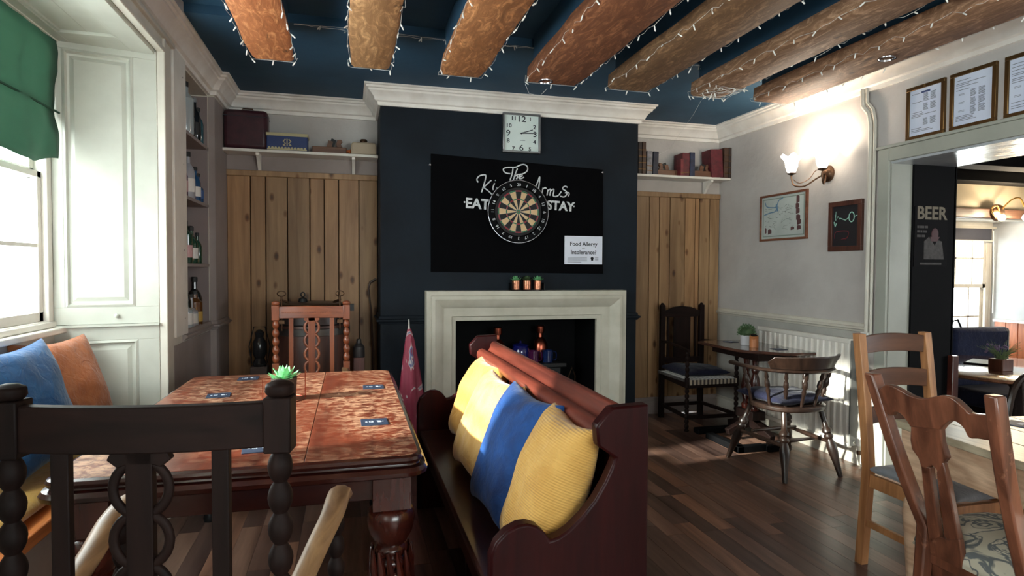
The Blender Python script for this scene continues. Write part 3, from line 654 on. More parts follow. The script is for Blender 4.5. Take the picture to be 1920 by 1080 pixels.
# succulents on the mantel
tr_ = MB().box(-.135,.135,-.045,.045,0,.006).box(-.135,-.132,-.045,.045,.006,.06).box(.132,.135,-.045,.045,.006,.06).build('tray', glass('smoked', (.35,.36,.38), .05, .08)); MZ = 1.181
tr_.location = (P(987,548,y=4.69).x,4.69,MZ); tag(tr_, 'smoked clear tray under three small succulents on the mantel', 'tray')
def rosette(c, r, h, n, mt, name, parent, seed, wid=.3, layers=3):
    rr = random.Random(seed); q = MB()
    for L_ in range(layers):
        k = n-L_
        for i in range(k):
            a = 2*PI*(i+.5*L_)/k+rr.uniform(-.1,.1); el = .25+.45*L_+rr.uniform(-.1,.1); ln = r*(1-.15*L_)
            d = Vector((math.cos(a)*math.cos(el), math.sin(a)*math.cos(el), math.sin(el))); s_ = Vector((-math.sin(a), math.cos(a), 0)); up = d.cross(s_)*-1
            pts = []
            for t_, w_ in ((0,.35),(.35,1),(.7,.85),(1,.04)):
                p = Vector(c)+d*ln*t_+Vector((0,0,1))*h*.25*t_*t_
                pts += [p-s_*w_*ln*wid, p+up*-.1*ln*w_*.6, p+s_*w_*ln*wid, p+up*.12*ln*w_*.3]
            fs = []
            for b in range(3):
                for e in range(4): fs.append((b*4+e, b*4+(e+1)%4, b*4+4+(e+1)%4, b*4+4+e))
            q.add(pts, fs)
    return q.build(name, mt, parent, smooth=60)
for u, lab in ((967,'left of the three succulents in rose gold pots on the mantel'),(988,'middle of the three succulents in rose gold pots on the mantel'),(1008,'right of the three succulents in rose gold pots on the mantel')):
    t = thing('potted_succulent', lab, 'plant', (P(u,548,y=4.69).x,4.69,MZ+.006), u*.1, 'succulents on the mantel')
    MB().lathe([(.028,0),(.03,.003),(.031,.072),(.028,.074),(.027,.06)], n=18).build('pot', paint('rose_gold', (200,140,110), .28, (150,90,66), 60, metal=.8) if u == 967 else bpy.data.materials['rose_gold'], t)
    MB().lathe([(.0275,.06),(.001,.064)], n=14).build('soil', SOIL, t)
    rosette((0,0,.066), .052, .05, 8, LEAF if u != 988 else LEAFD, 'leaves', t, u)
# chalk board
cbp = [P(808,288,y=4.735), P(1131,318,y=4.735), P(1131,513,y=4.735), P(808,510,y=4.735)]
cbo = thing('chalkboard', 'black painted pub board with white lettering on the chimney breast', 'sign', (1.3,4.735,1.33))
MB().ext([(p.x-1.3, p.z-1.33) for p in cbp], 'y', 0, .014).build('board', CHALK, cbo, bevel=.002)
for u, v in ((806,309),(1130,323)): MB().lathe([(.007,0),(.009,.003),(.004,.007)], P(u,v,y=4.735)-cbo.location, 10, (0,-1,0)).build('corner_screw', CHROME, cbo)
strokes = [
 [(475,175),(435,168),(412,145),(420,126),(460,118),(520,117),(560,99),(600,90),(630,108),(632,145),(600,172),(560,182),(532,182)],
 [(500,122),(492,175),(472,237)], [(540,128),(520,180),(503,232)], [(510,208),(532,190),(541,202),(532,226)], [(558,208),(584,196),(581,181),(562,190),(553,212),(570,223),(602,208)],
 [(180,255),(168,228),(192,196),(238,187),(250,200),(236,262),(210,347)], [(300,235),(250,282),(234,302),(270,332),(308,368)],
 [(330,262),(316,302),(318,325)], [(336,236),(340,238)], [(352,300),(345,345)],
 [(702,312),(730,245),(746,204),(743,260),(734,325)], [(775,305),(768,352)], [(771,322),(795,304),(806,313)],
 [(822,322),(812,376)], [(820,335),(842,318),(846,330),(838,377)], [(845,338),(872,318),(876,335),(870,378),(896,386)],
 [(896,386),(922,372),(944,340)], [(1002,302),(984,290),(962,300),(960,318),(988,336),(996,362),(972,388),(936,382)], [(978,352),(1012,350),(1016,368),(1006,382)]]
q = MB(); o = cbo.location
def smooth_pts(ps, k=4):
    out = []; n = len(ps)
    for i in range(n-1):
        p0, p1, p2, p3 = ps[max(i-1,0)], ps[i], ps[i+1], ps[min(i+2,n-1)]
        for j in range(k):
            t = j/k; out.append(tuple(.5*((2*b)+(-a+c)*t+(2*a-5*b+4*c-d)*t*t+(-a+3*b-3*c+d)*t**3) for a, b, c, d in zip(p0, p1, p2, p3)))
    return out+[ps[-1]]
for s_ in strokes:
    sp = smooth_pts([(float(a), float(b)) for a, b in s_]) if len(s_) > 2 else s_
    q.tube([P(860+a/4.911, 290+b/4.911, y=4.733)-o for a, b in sp], .0052, 5, flat=.3, up=(0,1,0))
q.build('script_lettering', CHALKW, cbo)
rot_ = -.045
for body, u, v, size in (('EAT', 895, 383, .108), ('STAY', 1051, 387, .1)):
    p = P(u, v, y=4.7335)-o; text(body, size, CHALKW, 'lettering', cbo, facing_back(p.x, p.y, p.z, rot_), .001, .0035)
for u, v in ((871,379),(1076,387)):
    p = P(u, v, y=4.734)-o; MB().lathe([(.007,0),(.007,.002)], p, 8, (0,-1,0)).build('lettering_dot', CHALKW, cbo)
# dartboard
dc = P(972,397,y=4.70); db = thing('dartboard', 'round dartboard in a black rubber surround over the lettered board', 'dartboard', dc)
MB().lathe([(.175,.034),(.19,.03),(.195,-.002),(.2,-.012),(.238,-.012),(.246,0),(.246,.034)], (0,0,0), 64, (0,1,0), cap=False).lathe([(.246,.034),(.001,.034)], n=64, axis=(0,1,0), cap=False).build('surround', BLACKP, db)
MB().tube([(.2465*math.cos(a*PI/32), -.004, .2465*math.sin(a*PI/32)) for a in range(64)], .003, 6, closed=True).build('rim_ring', CHROME, db)
DM = [paint('dart_'+k, c, .7, bs=0) for k, c in (('black',(20,18,20)),('sisal',(216,182,138)),('red',(160,44,56)),('green',(50,120,84)))]
q = MB(); radii = [(.006,.0165,3),(.0165,.093,0),(.093,.102,2),(.102,.158,0),(.158,.168,2)]
for k in range(20):
    for a0, a1, kind in radii:
        dark = k % 2 == 0
        q.mi = {0: 0 if dark else 1, 2: 2 if dark else 3, 3: 3}[kind]
        vs = []
        for e in range(4):
            an = PI/2+(k-.5+e/3)*2*PI/20
            vs += [(a0*math.cos(an), -.002, a0*math.sin(an)), (a1*math.cos(an), -.002, a1*math.sin(an))]
        q.add(vs, [(e*2, e*2+1, e*2+3, e*2+2) for e in range(3)])
q.mi = 2; q.lathe([(.006,0),(.0001,0)], (0,-.002,0), 12, (0,1,0), cap=False)
q.mi = 0; q.lathe([(.168,-.002),(.19,-.002),(.19,.03)], (0,0,0), 48, (0,1,0), cap=False)
q.build('face', DM, db, smooth=5)
q = MB()
for k in range(20):
    an = PI/2+(k-.5)*2*PI/20; q.bar((.0165*math.cos(an),-.003,.0165*math.sin(an)), (.168*math.cos(an),-.003,.168*math.sin(an)), .0012, .0012, (0,1,0))
for r_ in (.0165,.093,.102,.158,.168): q.tube([(r_*math.cos(a*PI/24), -.003, r_*math.sin(a*PI/24)) for a in range(48)], .0007, 4, closed=True)
q.build('wire_spider', SILV, db)
for k, nn in enumerate([20,1,18,4,13,6,10,15,2,17,3,19,7,16,8,11,14,9,12,5]):
    an = PI/2-k*2*PI/20; text(str(nn), .034, CHALKW, 'number', db, facing_back(.21*math.cos(an), -.0135, .21*math.sin(an), an-PI/2), .0006)
# clock
ck = P(979,249,y=4.70); cl = thing('wall_clock', 'square silver-framed wall clock above the dartboard', 'clock', (ck.x,4.75,ck.z-.155))
MB().box(-.155,.155,-.045,0,0,.016).box(-.155,.155,-.045,0,.294,.31).box(-.155,-.139,-.045,0,.016,.294).box(.139,.155,-.045,0,.016,.294).build('frame', SILV, cl, bevel=.004)
MB().box(-.14,.14,-.03,-.005,.015,.295).build('face', paint('clock_face', (214,226,222), .4, (206,218,214), bs=0), cl)
for s_, x, z, sz in (('12',0,.265,.066),('1',.072,.268,.042),('2',.108,.208,.044),('3',.112,.15,.06),('4',.108,.09,.044),('5',.07,.032,.042),('6',.0,.04,.066),('7',-.066,.032,.042),('8',-.108,.09,.044),('9',-.108,.15,.064),('10',-.104,.21,.042),('11',-.064,.268,.042)):
    text(s_, sz, INKB, 'numeral', cl, facing_back(x, -.0305, z, 0), .0006, .0008, 1.15)
MB().bar((-.008,-.034,.153),(.092,-.034,.186),.007,.002,(0,1,0)).build('hour_hand', INKB, cl); MB().bar((-.012,-.036,.153),(.115,-.036,.158),.005,.002,(0,1,0)).build('minute_hand', INKB, cl)
MB().lathe([(.007,0),(.006,.004)], (0,-.032,.154), 12, (0,-1,0)).build('hub', INKB, cl)
MB().box(-.01,.03,-.0306,-.03,.098,.102).build('small_print', INK, cl)
# allergy sign
a, b_ = P(1059,442,y=4.728), P(1129,496,y=4.728); cx, cz = (a.x+b_.x)/2, (a.z+b_.z)/2; sg = thing('allergy_notice', 'white laminated food allergy notice stuck on the board', 'notice', (cx,4.731,cz))
hw, hh = (b_.x-a.x)/2, (a.z-b_.z)/2
MB().box(-hw,hw,-.003,.003,-hh,hh).build('card', SIGNW, sg)
for body, sz, z in (('Food Allergy',.046,.05),('or',.03,.016),('Intolerance?',.046,-.018)):
    text(body, sz, INKB if sz > .04 else INK, 'lettering', sg, facing_back(0,-.0035,z,0), .0003, .001 if sz > .04 else 0)
q = MB()
for k in range(5): q.box(-hw+.025, .03-(.05 if k == 4 else 0), -.0038, -.003, -.062-k*.009, -.059-k*.009)
for k in range(3): q.box(.1, .13, -.0038, -.003, -.064-k*.011, -.06-k*.011)
q.build('small_print', INK, sg); MB().lathe([(.013,0),(.013,.001)], (.075,-.003,-.066), 14, (0,-1,0)).box(.066,.084,-.004,-.003,-.085,-.066).build('house_symbol', INKB, sg)

# ================================================================ SHELF ITEMS, left alcove
t = thing('brown_case', 'dark maroon upright case on the left alcove shelf', 'case', (P(465,250,y=5.14).x,5.14,SHL))
MB().box(-.165,.15,-.07,.07,0,.3).build('body', paint('maroon_leather', (70,34,42), .35, (48,24,32), 14, 80, .2), t, bevel=.03)
MB().tube([(-.04,-.0,.3),(-.035,0,.318),(.035,0,.318),(.04,0,.3)], .005).build('handle', BRONZE, t); MB().box(-.165,.15,-.073,.073,.245,.25).build('seam', INKB, t)
t = thing('blue_tin', 'blue and cream decorated tin box on the left alcove shelf', 'tin', (P(540,265,y=5.13).x,5.13,SHL))
TIN = paint('tin_blue', (40,60,110), .35, bs=0); CRM = paint('tin_cream', (190,180,140), .4, bs=0)
MB().box(-.15,.15,-.07,.07,0,.125).build('body', TIN, t, bevel=.006); MB().box(-.154,.154,-.074,.074,.11,.135).build('lid', CRM, t, bevel=.004)
q = MB().box(-.145,.145,-.0715,-.07,.004,.014)
for k in range(12): q.lathe([(.01,0),(.01,.0012)], (-.13+k*.0236,-.0705,.018), 8, (0,-1,0))
q.build('border', CRM, t)
q = MB().box(-.004,.004,-.0725,-.071,.035,.09)
for s_ in (-1,1): q.tube([(s_*.03,-.0715,.04),(s_*.012,-.0715,.055),(s_*.028,-.0715,.07),(s_*.012,-.0715,.088)], .005, 5, flat=.4, up=(0,1,0)).bar((s_*.012,-.0718,.04),(s_*.03,-.0718,.04),.006,.002,(0,1,0))
q.build('crest', CRM, t)
def plane_tool(x, y, z, rz, label, s=1.0):
    t = thing('wood_plane', label, 'hand plane', (x,y,z), rz); WN = wood('plane_beech', (84,52,36), (116,76,52), 'x', .45)
    MB().box(-.13*s,.13*s,-.03,.03,0,.055).build('stock', WN, t, bevel=.004)
    MB().ext([(-.1*s,.055),(-.06*s,.055),(-.05*s,.08),(-.06*s,.115),(-.09*s,.12),(-.1*s,.1),(-.085*s,.085)], 'y', -.011, .011).build('handle', WN, t, bevel=.003)
    MB().bar((.0,0,.04),(-.035*s,0,.12),.04,.005,(0,1,0)).build('iron', IRON, t); MB().bar((.01,0,.04),(-.01*s,0,.105),.036,.014,(0,1,0)).build('wedge', WN, t)
plane_tool(P(618,280,y=5.13).x, 5.13, SHL, PI, 'old wooden hand plane on the left alcove shelf')
t = thing('stoneware_jar', 'cream oblong jar with a small brown knob lying on the left alcove shelf', 'jar', (P(682,280,y=5.13).x,5.13,SHL))
MB().ext([(-.1,0),(.1,0),(.1,.075),(.09,.1),(-.085,.1),(-.1,.08)], 'y', -.06, .06).build('body', paint('stoneware', (176,158,134), .5), t, bevel=.012)
MB().lathe([(.022,.1),(.026,.108),(.03,.118),(.024,.132),(.001,.134)], n=14).build('knob', BRONZE, t)
MB().lathe([(.014,0),(.02,.006),(.008,.02),(.018,.034),(.012,.05)], (-.1,0,.03), 12, (-1,0,0)).build('turned_end', wood('orange_turned', (150,72,34), (176,96,52)), t)
# right alcove shelf
def book(u0, u1, vtop, y, lean, mt, label, bands=0, deep=.15):
    x0, x1 = P(u0,300,y=y-deep/2).x, P(u1,300,y=y-deep/2).x; h = P((u0+u1)/2,vtop,y=y-deep/2).z-SHR
    t = thing('book', label, 'book', ((x0+x1)/2,y,SHR), 0, 'old books on the right alcove shelf'); w_ = (x1-x0)/2*.94
    t.rotation_euler = (0, lean, 0)
    MB().box(-w_,-w_+.004,-deep/2,deep/2,0,h).box(w_-.004,w_,-deep/2,deep/2,0,h).build('cover', mt, t); MB().box(-w_,w_,-deep/2-.006,-deep/2+.002,0,h).build('spine', mt, t, bevel=.003)
    MB().box(-w_+.004,w_-.004,-deep/2+.002,deep/2-.004,.004,h-.005).build('pages', PAPER, t)
    for k in range(bands): MB().box(-w_-.001,w_+.001,-deep/2-.009,-deep/2-.004,h*(.14+.2*k),h*(.14+.2*k)+.006).build('raised_band', GOLD, t)
BK = {k: paint('book_'+k, c, .55, tuple(int(x*.7) for x in c), 30, 90, .15) for k, c in [('brown',(84,58,44)),('dk',(52,38,34)),('navy',(40,44,62)),('wine',(104,30,40)),('red',(128,44,50)),('white',(150,146,150)),('blue',(38,48,78))]}
book(1197,1203.5,266,5.14,0,BK['dk'],'tall dark brown book, leftmost on the right alcove shelf',4)
book(1204,1211,266,5.14,0,BK['brown'],'tall brown leather book with raised bands, second on the right shelf',4)
book(1212.5,1223,283,5.14,.01,BK['white'],'navy book with pale lettering on its spine beside the brown books',2)
book(1223.5,1234,284,5.14,.03,BK['navy'],'dark navy book leaning beside the pale lettered one',0)
book(1276,1281.5,298,5.1,0,BK['red'],'small red book standing in front of the wine ones',1,.1)
book(1279,1293,287,5.15,0,BK['wine'],'wine red book in the middle of the right shelf',1)
book(1293.5,1303,286,5.15,0,BK['blue'],'blue-black book right of the wine red one in the middle',0)
book(1334,1357,280,5.13,-.06,BK['wine'],'thick wine red book leaning left on the right shelf',0)
book(1357.5,1366,277,5.13,0,BK['brown'],'brown book with raised bands next to the thick wine red one',4)
book(1366.5,1374,277,5.13,0,BK['dk'],'dark book with gilt bands, last on the right shelf',4)
plane_tool(P(1250,318,y=5.14).x, 5.14, SHR, 0, 'dark wooden hand plane between the navy and wine red books', .85)
plane_tool(P(1315,320,y=5.1).x, 5.1, SHR, PI, 'small wooden hand plane between the wine red books', .7)

# ================================================================ RIGHT WALL
def frame_right(name, label, cat, y0, y1, z0, z1, fw, fm, inner, d=.02, matw=0, matm=None):
    yc, zc = (y0+y1)/2, (z0+z1)/2; t = thing(name, label, cat, (XR, yc, zc)); a, b_ = abs(y1-y0)/2, (z1-z0)/2
    MB().box(-d,0,-a,a,-b_,-b_+fw).box(-d,0,-a,a,b_-fw,b_).box(-d,0,-a,-a+fw,-b_+fw,b_-fw).box(-d,0,a-fw,a,-b_+fw,b_-fw).build('frame', fm, t, bevel=.002)
    MB().box(-d*.5,-.001,-a+fw*.8,a-fw*.8,-b_+fw*.8,b_-fw*.8).build('print' if inner is not PAPER else 'paper', inner, t)
    return t, a-fw, b_-fw
rdoc = random.Random(9)
for k, (y0, y1, lab) in enumerate([(3.172,2.912,'framed white printed licence notice, left of three above the opening'),(2.878,2.609,'framed white printed notice, middle of three above the opening'),(2.565,2.30,'framed white printed notice, cut off by the right edge')]):
    t, a, b_ = frame_right('framed_notice', lab, 'framed notice', y1, y0, 2.174, 2.503, .022, GOLD, PAPER)
    q = MB(); z = b_-.025; x = -.0107
    while z > -b_+.02:
        r = rdoc.random()
        if r < .25 and z > -b_+.09:
            for j in range(7):
                for (c, wd) in ((.0,.03),(-.05,.035)): q.box(x, x+.0006, c-wd/2+rdoc.uniform(-.004,.004), c+wd/2, z-.003, z)
                if k and j in (2,3): q.box(x, x+.0006, .05, .085, z-.002, z)
                z -= .0062
        else:
            L_ = rdoc.uniform(.35, .92); q.box(x, x+.0006, a-.012, a-.012-(2*a-.024)*L_, z-.0028, z); z -= .0075
        z -= rdoc.choice((.001,.004,.01))
    q.build('printed_lines', INK, t)['kind'] = 'stuff'
    MB().box(-.0225,-.02,-.006,.006,b_+.004,b_+.02).build('hook', BRASS, t)
    if k == 0: MB().box(-.0112,-.0104,.0-.03,.03,b_-.03,b_-.018).build('letterhead', paint('ink_blue',(60,74,116),.6,bs=0), t)
t, a, b_ = frame_right('framed_map', 'framed illustrated map in a brown frame on the right wall', 'picture', 4.035, 4.60, 1.598, 1.985, .018, wood('map_frame', (92,52,36), (124,78,56), 'y'), paint('map_paper', (186,194,190), .5, (172,180,176), 6, bs=0))
MI = [paint('map_'+k, c, .6, bs=0) for k, c in (('green',(130,146,134)),('blue',(96,130,158)),('brown',(92,62,64)),('line',(120,124,120)))]
q = MB(); X0 = -.0108
def rect_line(m_, w_):
    q.box(X0,X0+.0008,-a+m_,a-m_,-b_+m_,-b_+m_+w_).box(X0,X0+.0008,-a+m_,a-m_,b_-m_-w_,b_-m_).box(X0,X0+.0008,-a+m_,-a+m_+w_,-b_+m_,b_-m_).box(X0,X0+.0008,a-m_-w_,a-m_,-b_+m_,b_-m_)
rect_line(.016,.008); q.build('map_border', MI[0], t)
def mp(pts, r_): q.tube([(X0, a-u*2*a, b_-v*2*b_) for u, v in pts], r_, 5, flat=.3, up=(1,0,0))
q = MB(); mp(smooth_pts([(.08,.12),(.12,.22),(.25,.26),(.35,.25),(.4,.12),(.5,.06)]), .005); mp(smooth_pts([(.06,.42),(.2,.38),(.32,.36),(.37,.25)]), .005); mp([(.35,.2),(.38,.36)], .01); q.build('map_river', MI[1], t)
q = MB(); r = random.Random(4)
for _ in range(46):
    u, v = r.uniform(.08,.7), r.uniform(.2,.8); mp([(u,v),(u+r.uniform(-.05,.05),v+r.uniform(-.03,.03)),(u+r.uniform(-.08,.08),v+r.uniform(-.05,.05))], .0014)
q.build('map_lines', MI[3], t)
q = MB()
for u, v, w_, h_ in ((.83,.07,.035,.06),(.82,.24,.04,.04),(.83,.35,.04,.045),(.84,.5,.045,.04),(.86,.6,.045,.045),(.86,.74,.045,.035),(.72,.76,.04,.025),(.1,.74,.02,.05),(.2,.78,.045,.04)):
    yy = a-u*2*a; zz = b_-v*2*b_; q.ext([(yy-w_/2,zz-h_*.8),(yy+w_/2,zz-h_),(yy+w_/2,zz),(yy,zz+h_*.1),(yy-w_/2,zz-.004)], 'x', X0, X0+.0008)
q.build('map_vignettes', MI[2], t)
t, a, b_ = frame_right('framed_picture', 'dark framed chalk drawing of a racing car, right of the map', 'picture', 3.50, 3.805, 1.492, 1.85, .035, wood('dark_frame', (58,32,26), (84,50,40), 'z'), paint('picture_black', (34,32,36), .5, bs=0), .025)
X0 = -.0135
q = MB(); q.tube([(X0, -.055+.024*math.cos(k*PI/12), .06+.034*math.sin(k*PI/12)) for k in range(24)], .004, 5, flat=.4, closed=True, up=(1,0,0))
mp([(.05,.38),(.1,.5),(.14,.42)], .006); mp([(.08,.2),(.12,.35),(.2,.25),(.28,.32)], .003); mp([(.3,.3),(.5,.36),(.62,.3)], .003); mp([(.86,.28),(.97,.26)], .003); mp([(.1,.34),(.12,.12)],.003); q.build('chalk_lines', paint('chalk_green', (150,196,180), .8, bs=0), t)
q = MB(); mp(smooth_pts([(.08,.8),(.1,.66),(.3,.62),(.6,.64),(.62,.74),(.5,.84)]), .003); mp([(.35,.83),(.6,.8)], .003); q.build('red_lines', paint('chalk_red', (110,40,48), .8, bs=0), t)
# pipe / trunking
cp = thing('cable_conduit', 'white painted conduit running up the wall beside the opening', 'conduit', (XR-.02,3.44,.92))
MB().tube([(0,.0,0),(0,0,1.42),(0,.02,1.5),(.0,.07,1.56),(0,.075,1.66),(0,.075,1.76)], .016, 10).build('pipe', CREAM, cp); MB().tube([(0,-.035,0),(0,-.035,1.44),(0,-.015,1.52),(0,.035,1.58),(0,.04,1.76)], .01, 8).build('cable', CREAM, cp)
MB().box(-.02,.02,-.03,.03,-.03,.01).build('clip', WPLAS, cp)
# radiator
rd = thing('radiator', 'long white panel radiator under the dado rail', 'radiator', (XR,3.99,.12)); y0, y1 = -.5, .5
q = MB(); pts = []; n = 17; pit = (y1-y0)/n
for k in range(n):
    c = y0+pit*k; pts += [(-.085,c),(-.085,c+pit*.22),(-.1,c+pit*.38),(-.1,c+pit*.72),(-.085,c+pit*.88)]
pts += [(-.085,y1),(-.07,y1),(-.07,y0)]
q.ext(pts, 'z', .035, .725); q.build('front_panel', WHITE, rd, smooth=15)
MB().box(-.105,-.07,y0,y1,0,.035).build('panel_edge', WHITE, rd, bevel=.006); MB().box(-.105,-.07,y0,y1,.725,.76).build('panel_edge', WHITE, rd, bevel=.006)
MB().box(-.05,-.035,y0+.01,y1-.01,.02,.74).build('rear_panel', WHITE, rd); MB().box(-.068,-.0,-.3,-.27,.2,.6).box(-.068,0,.27,.3,.2,.6).build('bracket', CREAM, rd)
MB().box(-.1,-.03,y0-.012,y0,.02,.75).build('end_panel', paint('end_panel_grey', (120,120,116), .5), rd)  # end plate in plain grey, darker than the white panels
MB().tube([(-.06,y0-.05,.0),(-.06,y0-.05,.74)], .014, 10).tube([(-.06,y0-.05,.04),(-.06,y0,.04)], .01, 8).tube([(-.06,y0-.05,.0),(-.06,y0-.05,-.1),(-.01,y0-.08,-.12)], .01, 8).build('pipe', CREAM, rd)
MB().lathe([(.016,0),(.02,.01),(.02,.05),(.014,.06)], (-.06,y0-.05,.03), 14).build('valve', WPLAS, rd); MB().lathe([(.014,0),(.014,.03)], (-.06,y0-.05,-.03), 12).build('valve_nut', BRONZE, rd)
# wall sconce
SX = XR; sy, szz = 3.84, 2.07
wl = thing('wall_light', 'twin-arm bronze wall light with tulip glass shades, lit', 'wall light', (SX, sy, szz))
MB().lathe([(.062,0),(.06,.012),(.045,.018),(.04,.03),(.02,.036),(.018,.05),(.001,.055)], (0,0,0), 24, (-1,0,0)).build('wall_plate', BRONZE, wl)
SHADE, n_, l_, b_ = new_mat('tulip_glass'); b_.inputs['Base Color'].default_value = (1,.96,.9,1); b_.inputs['Emission Color'].default_value = (1,.87,.70,1); b_.inputs['Emission Strength'].default_value = 1.6
for k, (ux, uy) in enumerate(((-.2,.15),(-.14,-.1))):
    e = Vector((ux, uy, -.005)); pts = smooth_pts([(0-.03,0,0),(ux*.35,uy*.3,-.035),(ux*.65,uy*.62,-.085),(ux*.92,uy*.92,-.075),(ux,uy,-.02),(ux,uy,.01)])
    MB().tube(pts, .006, 8).build('arm', BRONZE, wl)
    if k == 0: MB().tube(smooth_pts([(-.03,0,.01),(-.07,.04,.03),(-.1,.08,-.03),(-.15,.12,-.06),(-.19,.145,-.03)]), .003, 6).build('scroll', BRONZE, wl)
    MB().lathe([(.006,-.01),(.03,0),(.034,.006),(.012,.012),(.012,.04)], (ux,uy,.01), 20).build('lamp_cup', BRONZE, wl)
    q = MB(); N = 36; rings = [(.026,.0),(.036,.02),(.044,.05),(.046,.075),(.056,.1),(.078,.125)]; vs = []
    for i, (r_, z) in enumerate(rings):
        for j in range(N):
            an = 2*PI*j/N; f_ = (i/5)**3; vs.append((ux+r_*(1+.08*f_*math.cos(6*an))*math.cos(an), uy+r_*(1+.08*f_*math.cos(6*an))*math.sin(an), .02+z+.012*f_*math.cos(6*an)))
    q.add(vs, [(i*N+j, i*N+(j+1)%N, (i+1)*N+(j+1)%N, (i+1)*N+j) for i in range(5) for j in range(N)])
    o = q.build('glass_shade', SHADE, wl, smooth=180); md = o.modifiers.new('s', 'SOLIDIFY'); md.thickness = .003
    l = bpy.data.lights.new('bulb_light', 'POINT'); l.energy = 1.35; l.color = (1,.84,.66); l.shadow_soft_size = .03
    lo = bpy.data.objects.new('bulb_light', l); COL.objects.link(lo); lo.parent = wl; lo.location = (ux, uy, .12+.03)

# ================================================================ FURNITURE
def beads(z0, z1, n, r=.021, neck=.011):
    out = []; h = (z1-z0)/n
    for i in range(n):
        b = z0+i*h
        for t in range(7):
            a = PI*t/6; out.append((neck+(r-neck)*math.sin(a)**.8, b+h*(t+.001*(t == 0))/6.02))
    return out
def bobbin_chair(label, loc, rz, W, WX, AW, pad, dz=0):
    t = thing('bobbin_armchair', label, 'chair', loc, rz, 'oak armchairs with linked-ring backs'); HW = .215
    for s in (-1, 1):
        p = MB(); x = s*HW
        p.box(x-.0225,x+.0225,-.0225,.0225,1.035,1.13).lathe([(.019,1.13),(.0245,1.138),(.0235,1.15),(.012,1.156),(.001,1.157)], (x,0,0), 16)
        p.lathe(beads(.765, 1.035, 5), (x,0,0), 18)
        p.box(x-.021,x+.021,-.021,.021,.66,.765).lathe(beads(.52,.66,3,.02), (x,0,0), 16).box(x-.021,x+.021,-.021,.021,.36,.52).lathe(beads(.16,.36,4,.02), (x,0,0), 14).box(x-.021,x+.021,-.021,.021,.0,.16)
        p.build('back_post', W, t, bevel=.003, smooth=40)
    N = 12; out = []
    def bow(x, d=.028): return -d*(1-(x/HW)**2)
    q = MB(); vs = []
    for i in range(N+1):
        x = -HW+.018+(2*HW-.036)*i/N; y = bow(x); vs += [(x,y-.012,1.045),(x,y+.012,1.045),(x,y+.012,1.122),(x,y-.012,1.122)]
    fs = [(i*4+k, i*4+4+k, i*4+4+(k+1)%4, i*4+(k+1)%4) for i in range(N) for k in range(4)]+[(0,1,2,3),(N*4+3,N*4+2,N*4+1,N*4)]
    q.add(vs, fs); q.build('top_rail', WX, t, bevel=.003, smooth=30)
    q = MB()
    for i in range(36):
        x = -HW+.04+(2*HW-.08)*i/35; q.box(x-.003,x+.003,bow(x)+.0115,bow(x)+.0145,1.078,1.088)
    q.build('carved_band', W, t)
    sy = -.026
    MB().box(-.021,.021,sy-.009,sy+.009,.53,1.05).ext([(-.042,1.05),(-.05,1.035),(-.034,1.022),(-.022,1.026),(.022,1.026),(.034,1.022),(.05,1.035),(.042,1.05)],'y',sy-.009,sy+.009).build('splat', W, t, bevel=.002)
    for k in range(5):
        z = .985-.086*k; q = MB().tube([(.044*math.cos(a*PI/12), sy, z+.045*math.sin(a*PI/12)) for a in range(24)], .0085, 8, flat=.75, closed=True, up=(0,1,0)); q.build('ring', W, t, smooth=60)
    for s in (-1, 1): MB().box(s*.125-.014,s*.125+.014,-.028,-.012,.53,1.05).build('slat', W, t, bevel=.002)
    MB().box(-HW,HW,-.03,.0,.49,.535).build('lower_rail', WX, t, bevel=.003)
    MB().ext([(-.2,-.02),(.2,-.02),(.25,.42),(-.25,.42)],'z',.37,.435).build('seat_frame', WX, t, bevel=.004)
    if pad:
        pd = pillow('seat_cushion', '', .42, .42, .07, PM((0,0,0),(1,0,0),(0,1,0)), NAVC, 4); pd.matrix_world = Matrix.Identity(4); pd.parent = t; pd.location = (0,.2,.465)
        for k in ('label','category'): del pd[k]
        pd['label'] = 'navy seat cushion'
    for s in (-1, 1):
        pts = [(s*.205,.0,.715),(s*.21,.06,.72),(s*.218,.15,.735),(s*.228,.25,.758),(s*AW,.34,.783),(s*AW,.42,.797),(s*AW,.46,.79),(s*AW,.475,.775)]
        pts = [(x, y, z+dz*min(1,y*4)) for x, y, z in pts]; sp = smooth_pts(pts, 3); n_ = len(sp); rr = [.021+.007*min(1, i/n_*1.6) for i in range(n_)]; rr[-1] = .012; rr[-2] = .022
        MB().tube(sp, rr, 10, flat=.72).build('arm', WORN, t, smooth=70)
        MB().box(s*.235-.02,s*.235+.02,.37,.41,.34,.45).lathe(beads(.45,.77+dz,6,.02), (s*.24,.39,0), 16).lathe(beads(.12,.34,4,.02), (s*.235,.39,0), 14).box(s*.235-.02,s*.235+.02,.37,.41,0,.12).build('front_leg', W, t, bevel=.002, smooth=40)
        MB().bar((s*.21,.0,.14),(s*.235,.39,.14),.022,.03).build('stretcher', W, t, bevel=.003)
    MB().box(-.235,.235,.37,.39,.2,.25).build('front_stretcher', WX, t, bevel=.003)
    return t
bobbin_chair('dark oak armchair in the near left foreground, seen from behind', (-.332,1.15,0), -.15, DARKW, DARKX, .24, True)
bobbin_chair('reddish oak armchair at the far end of the big table, facing the camera', (-.245,4.1,-.015), PI, CHAIRR, CHAIRRX, .25, True, -.07)

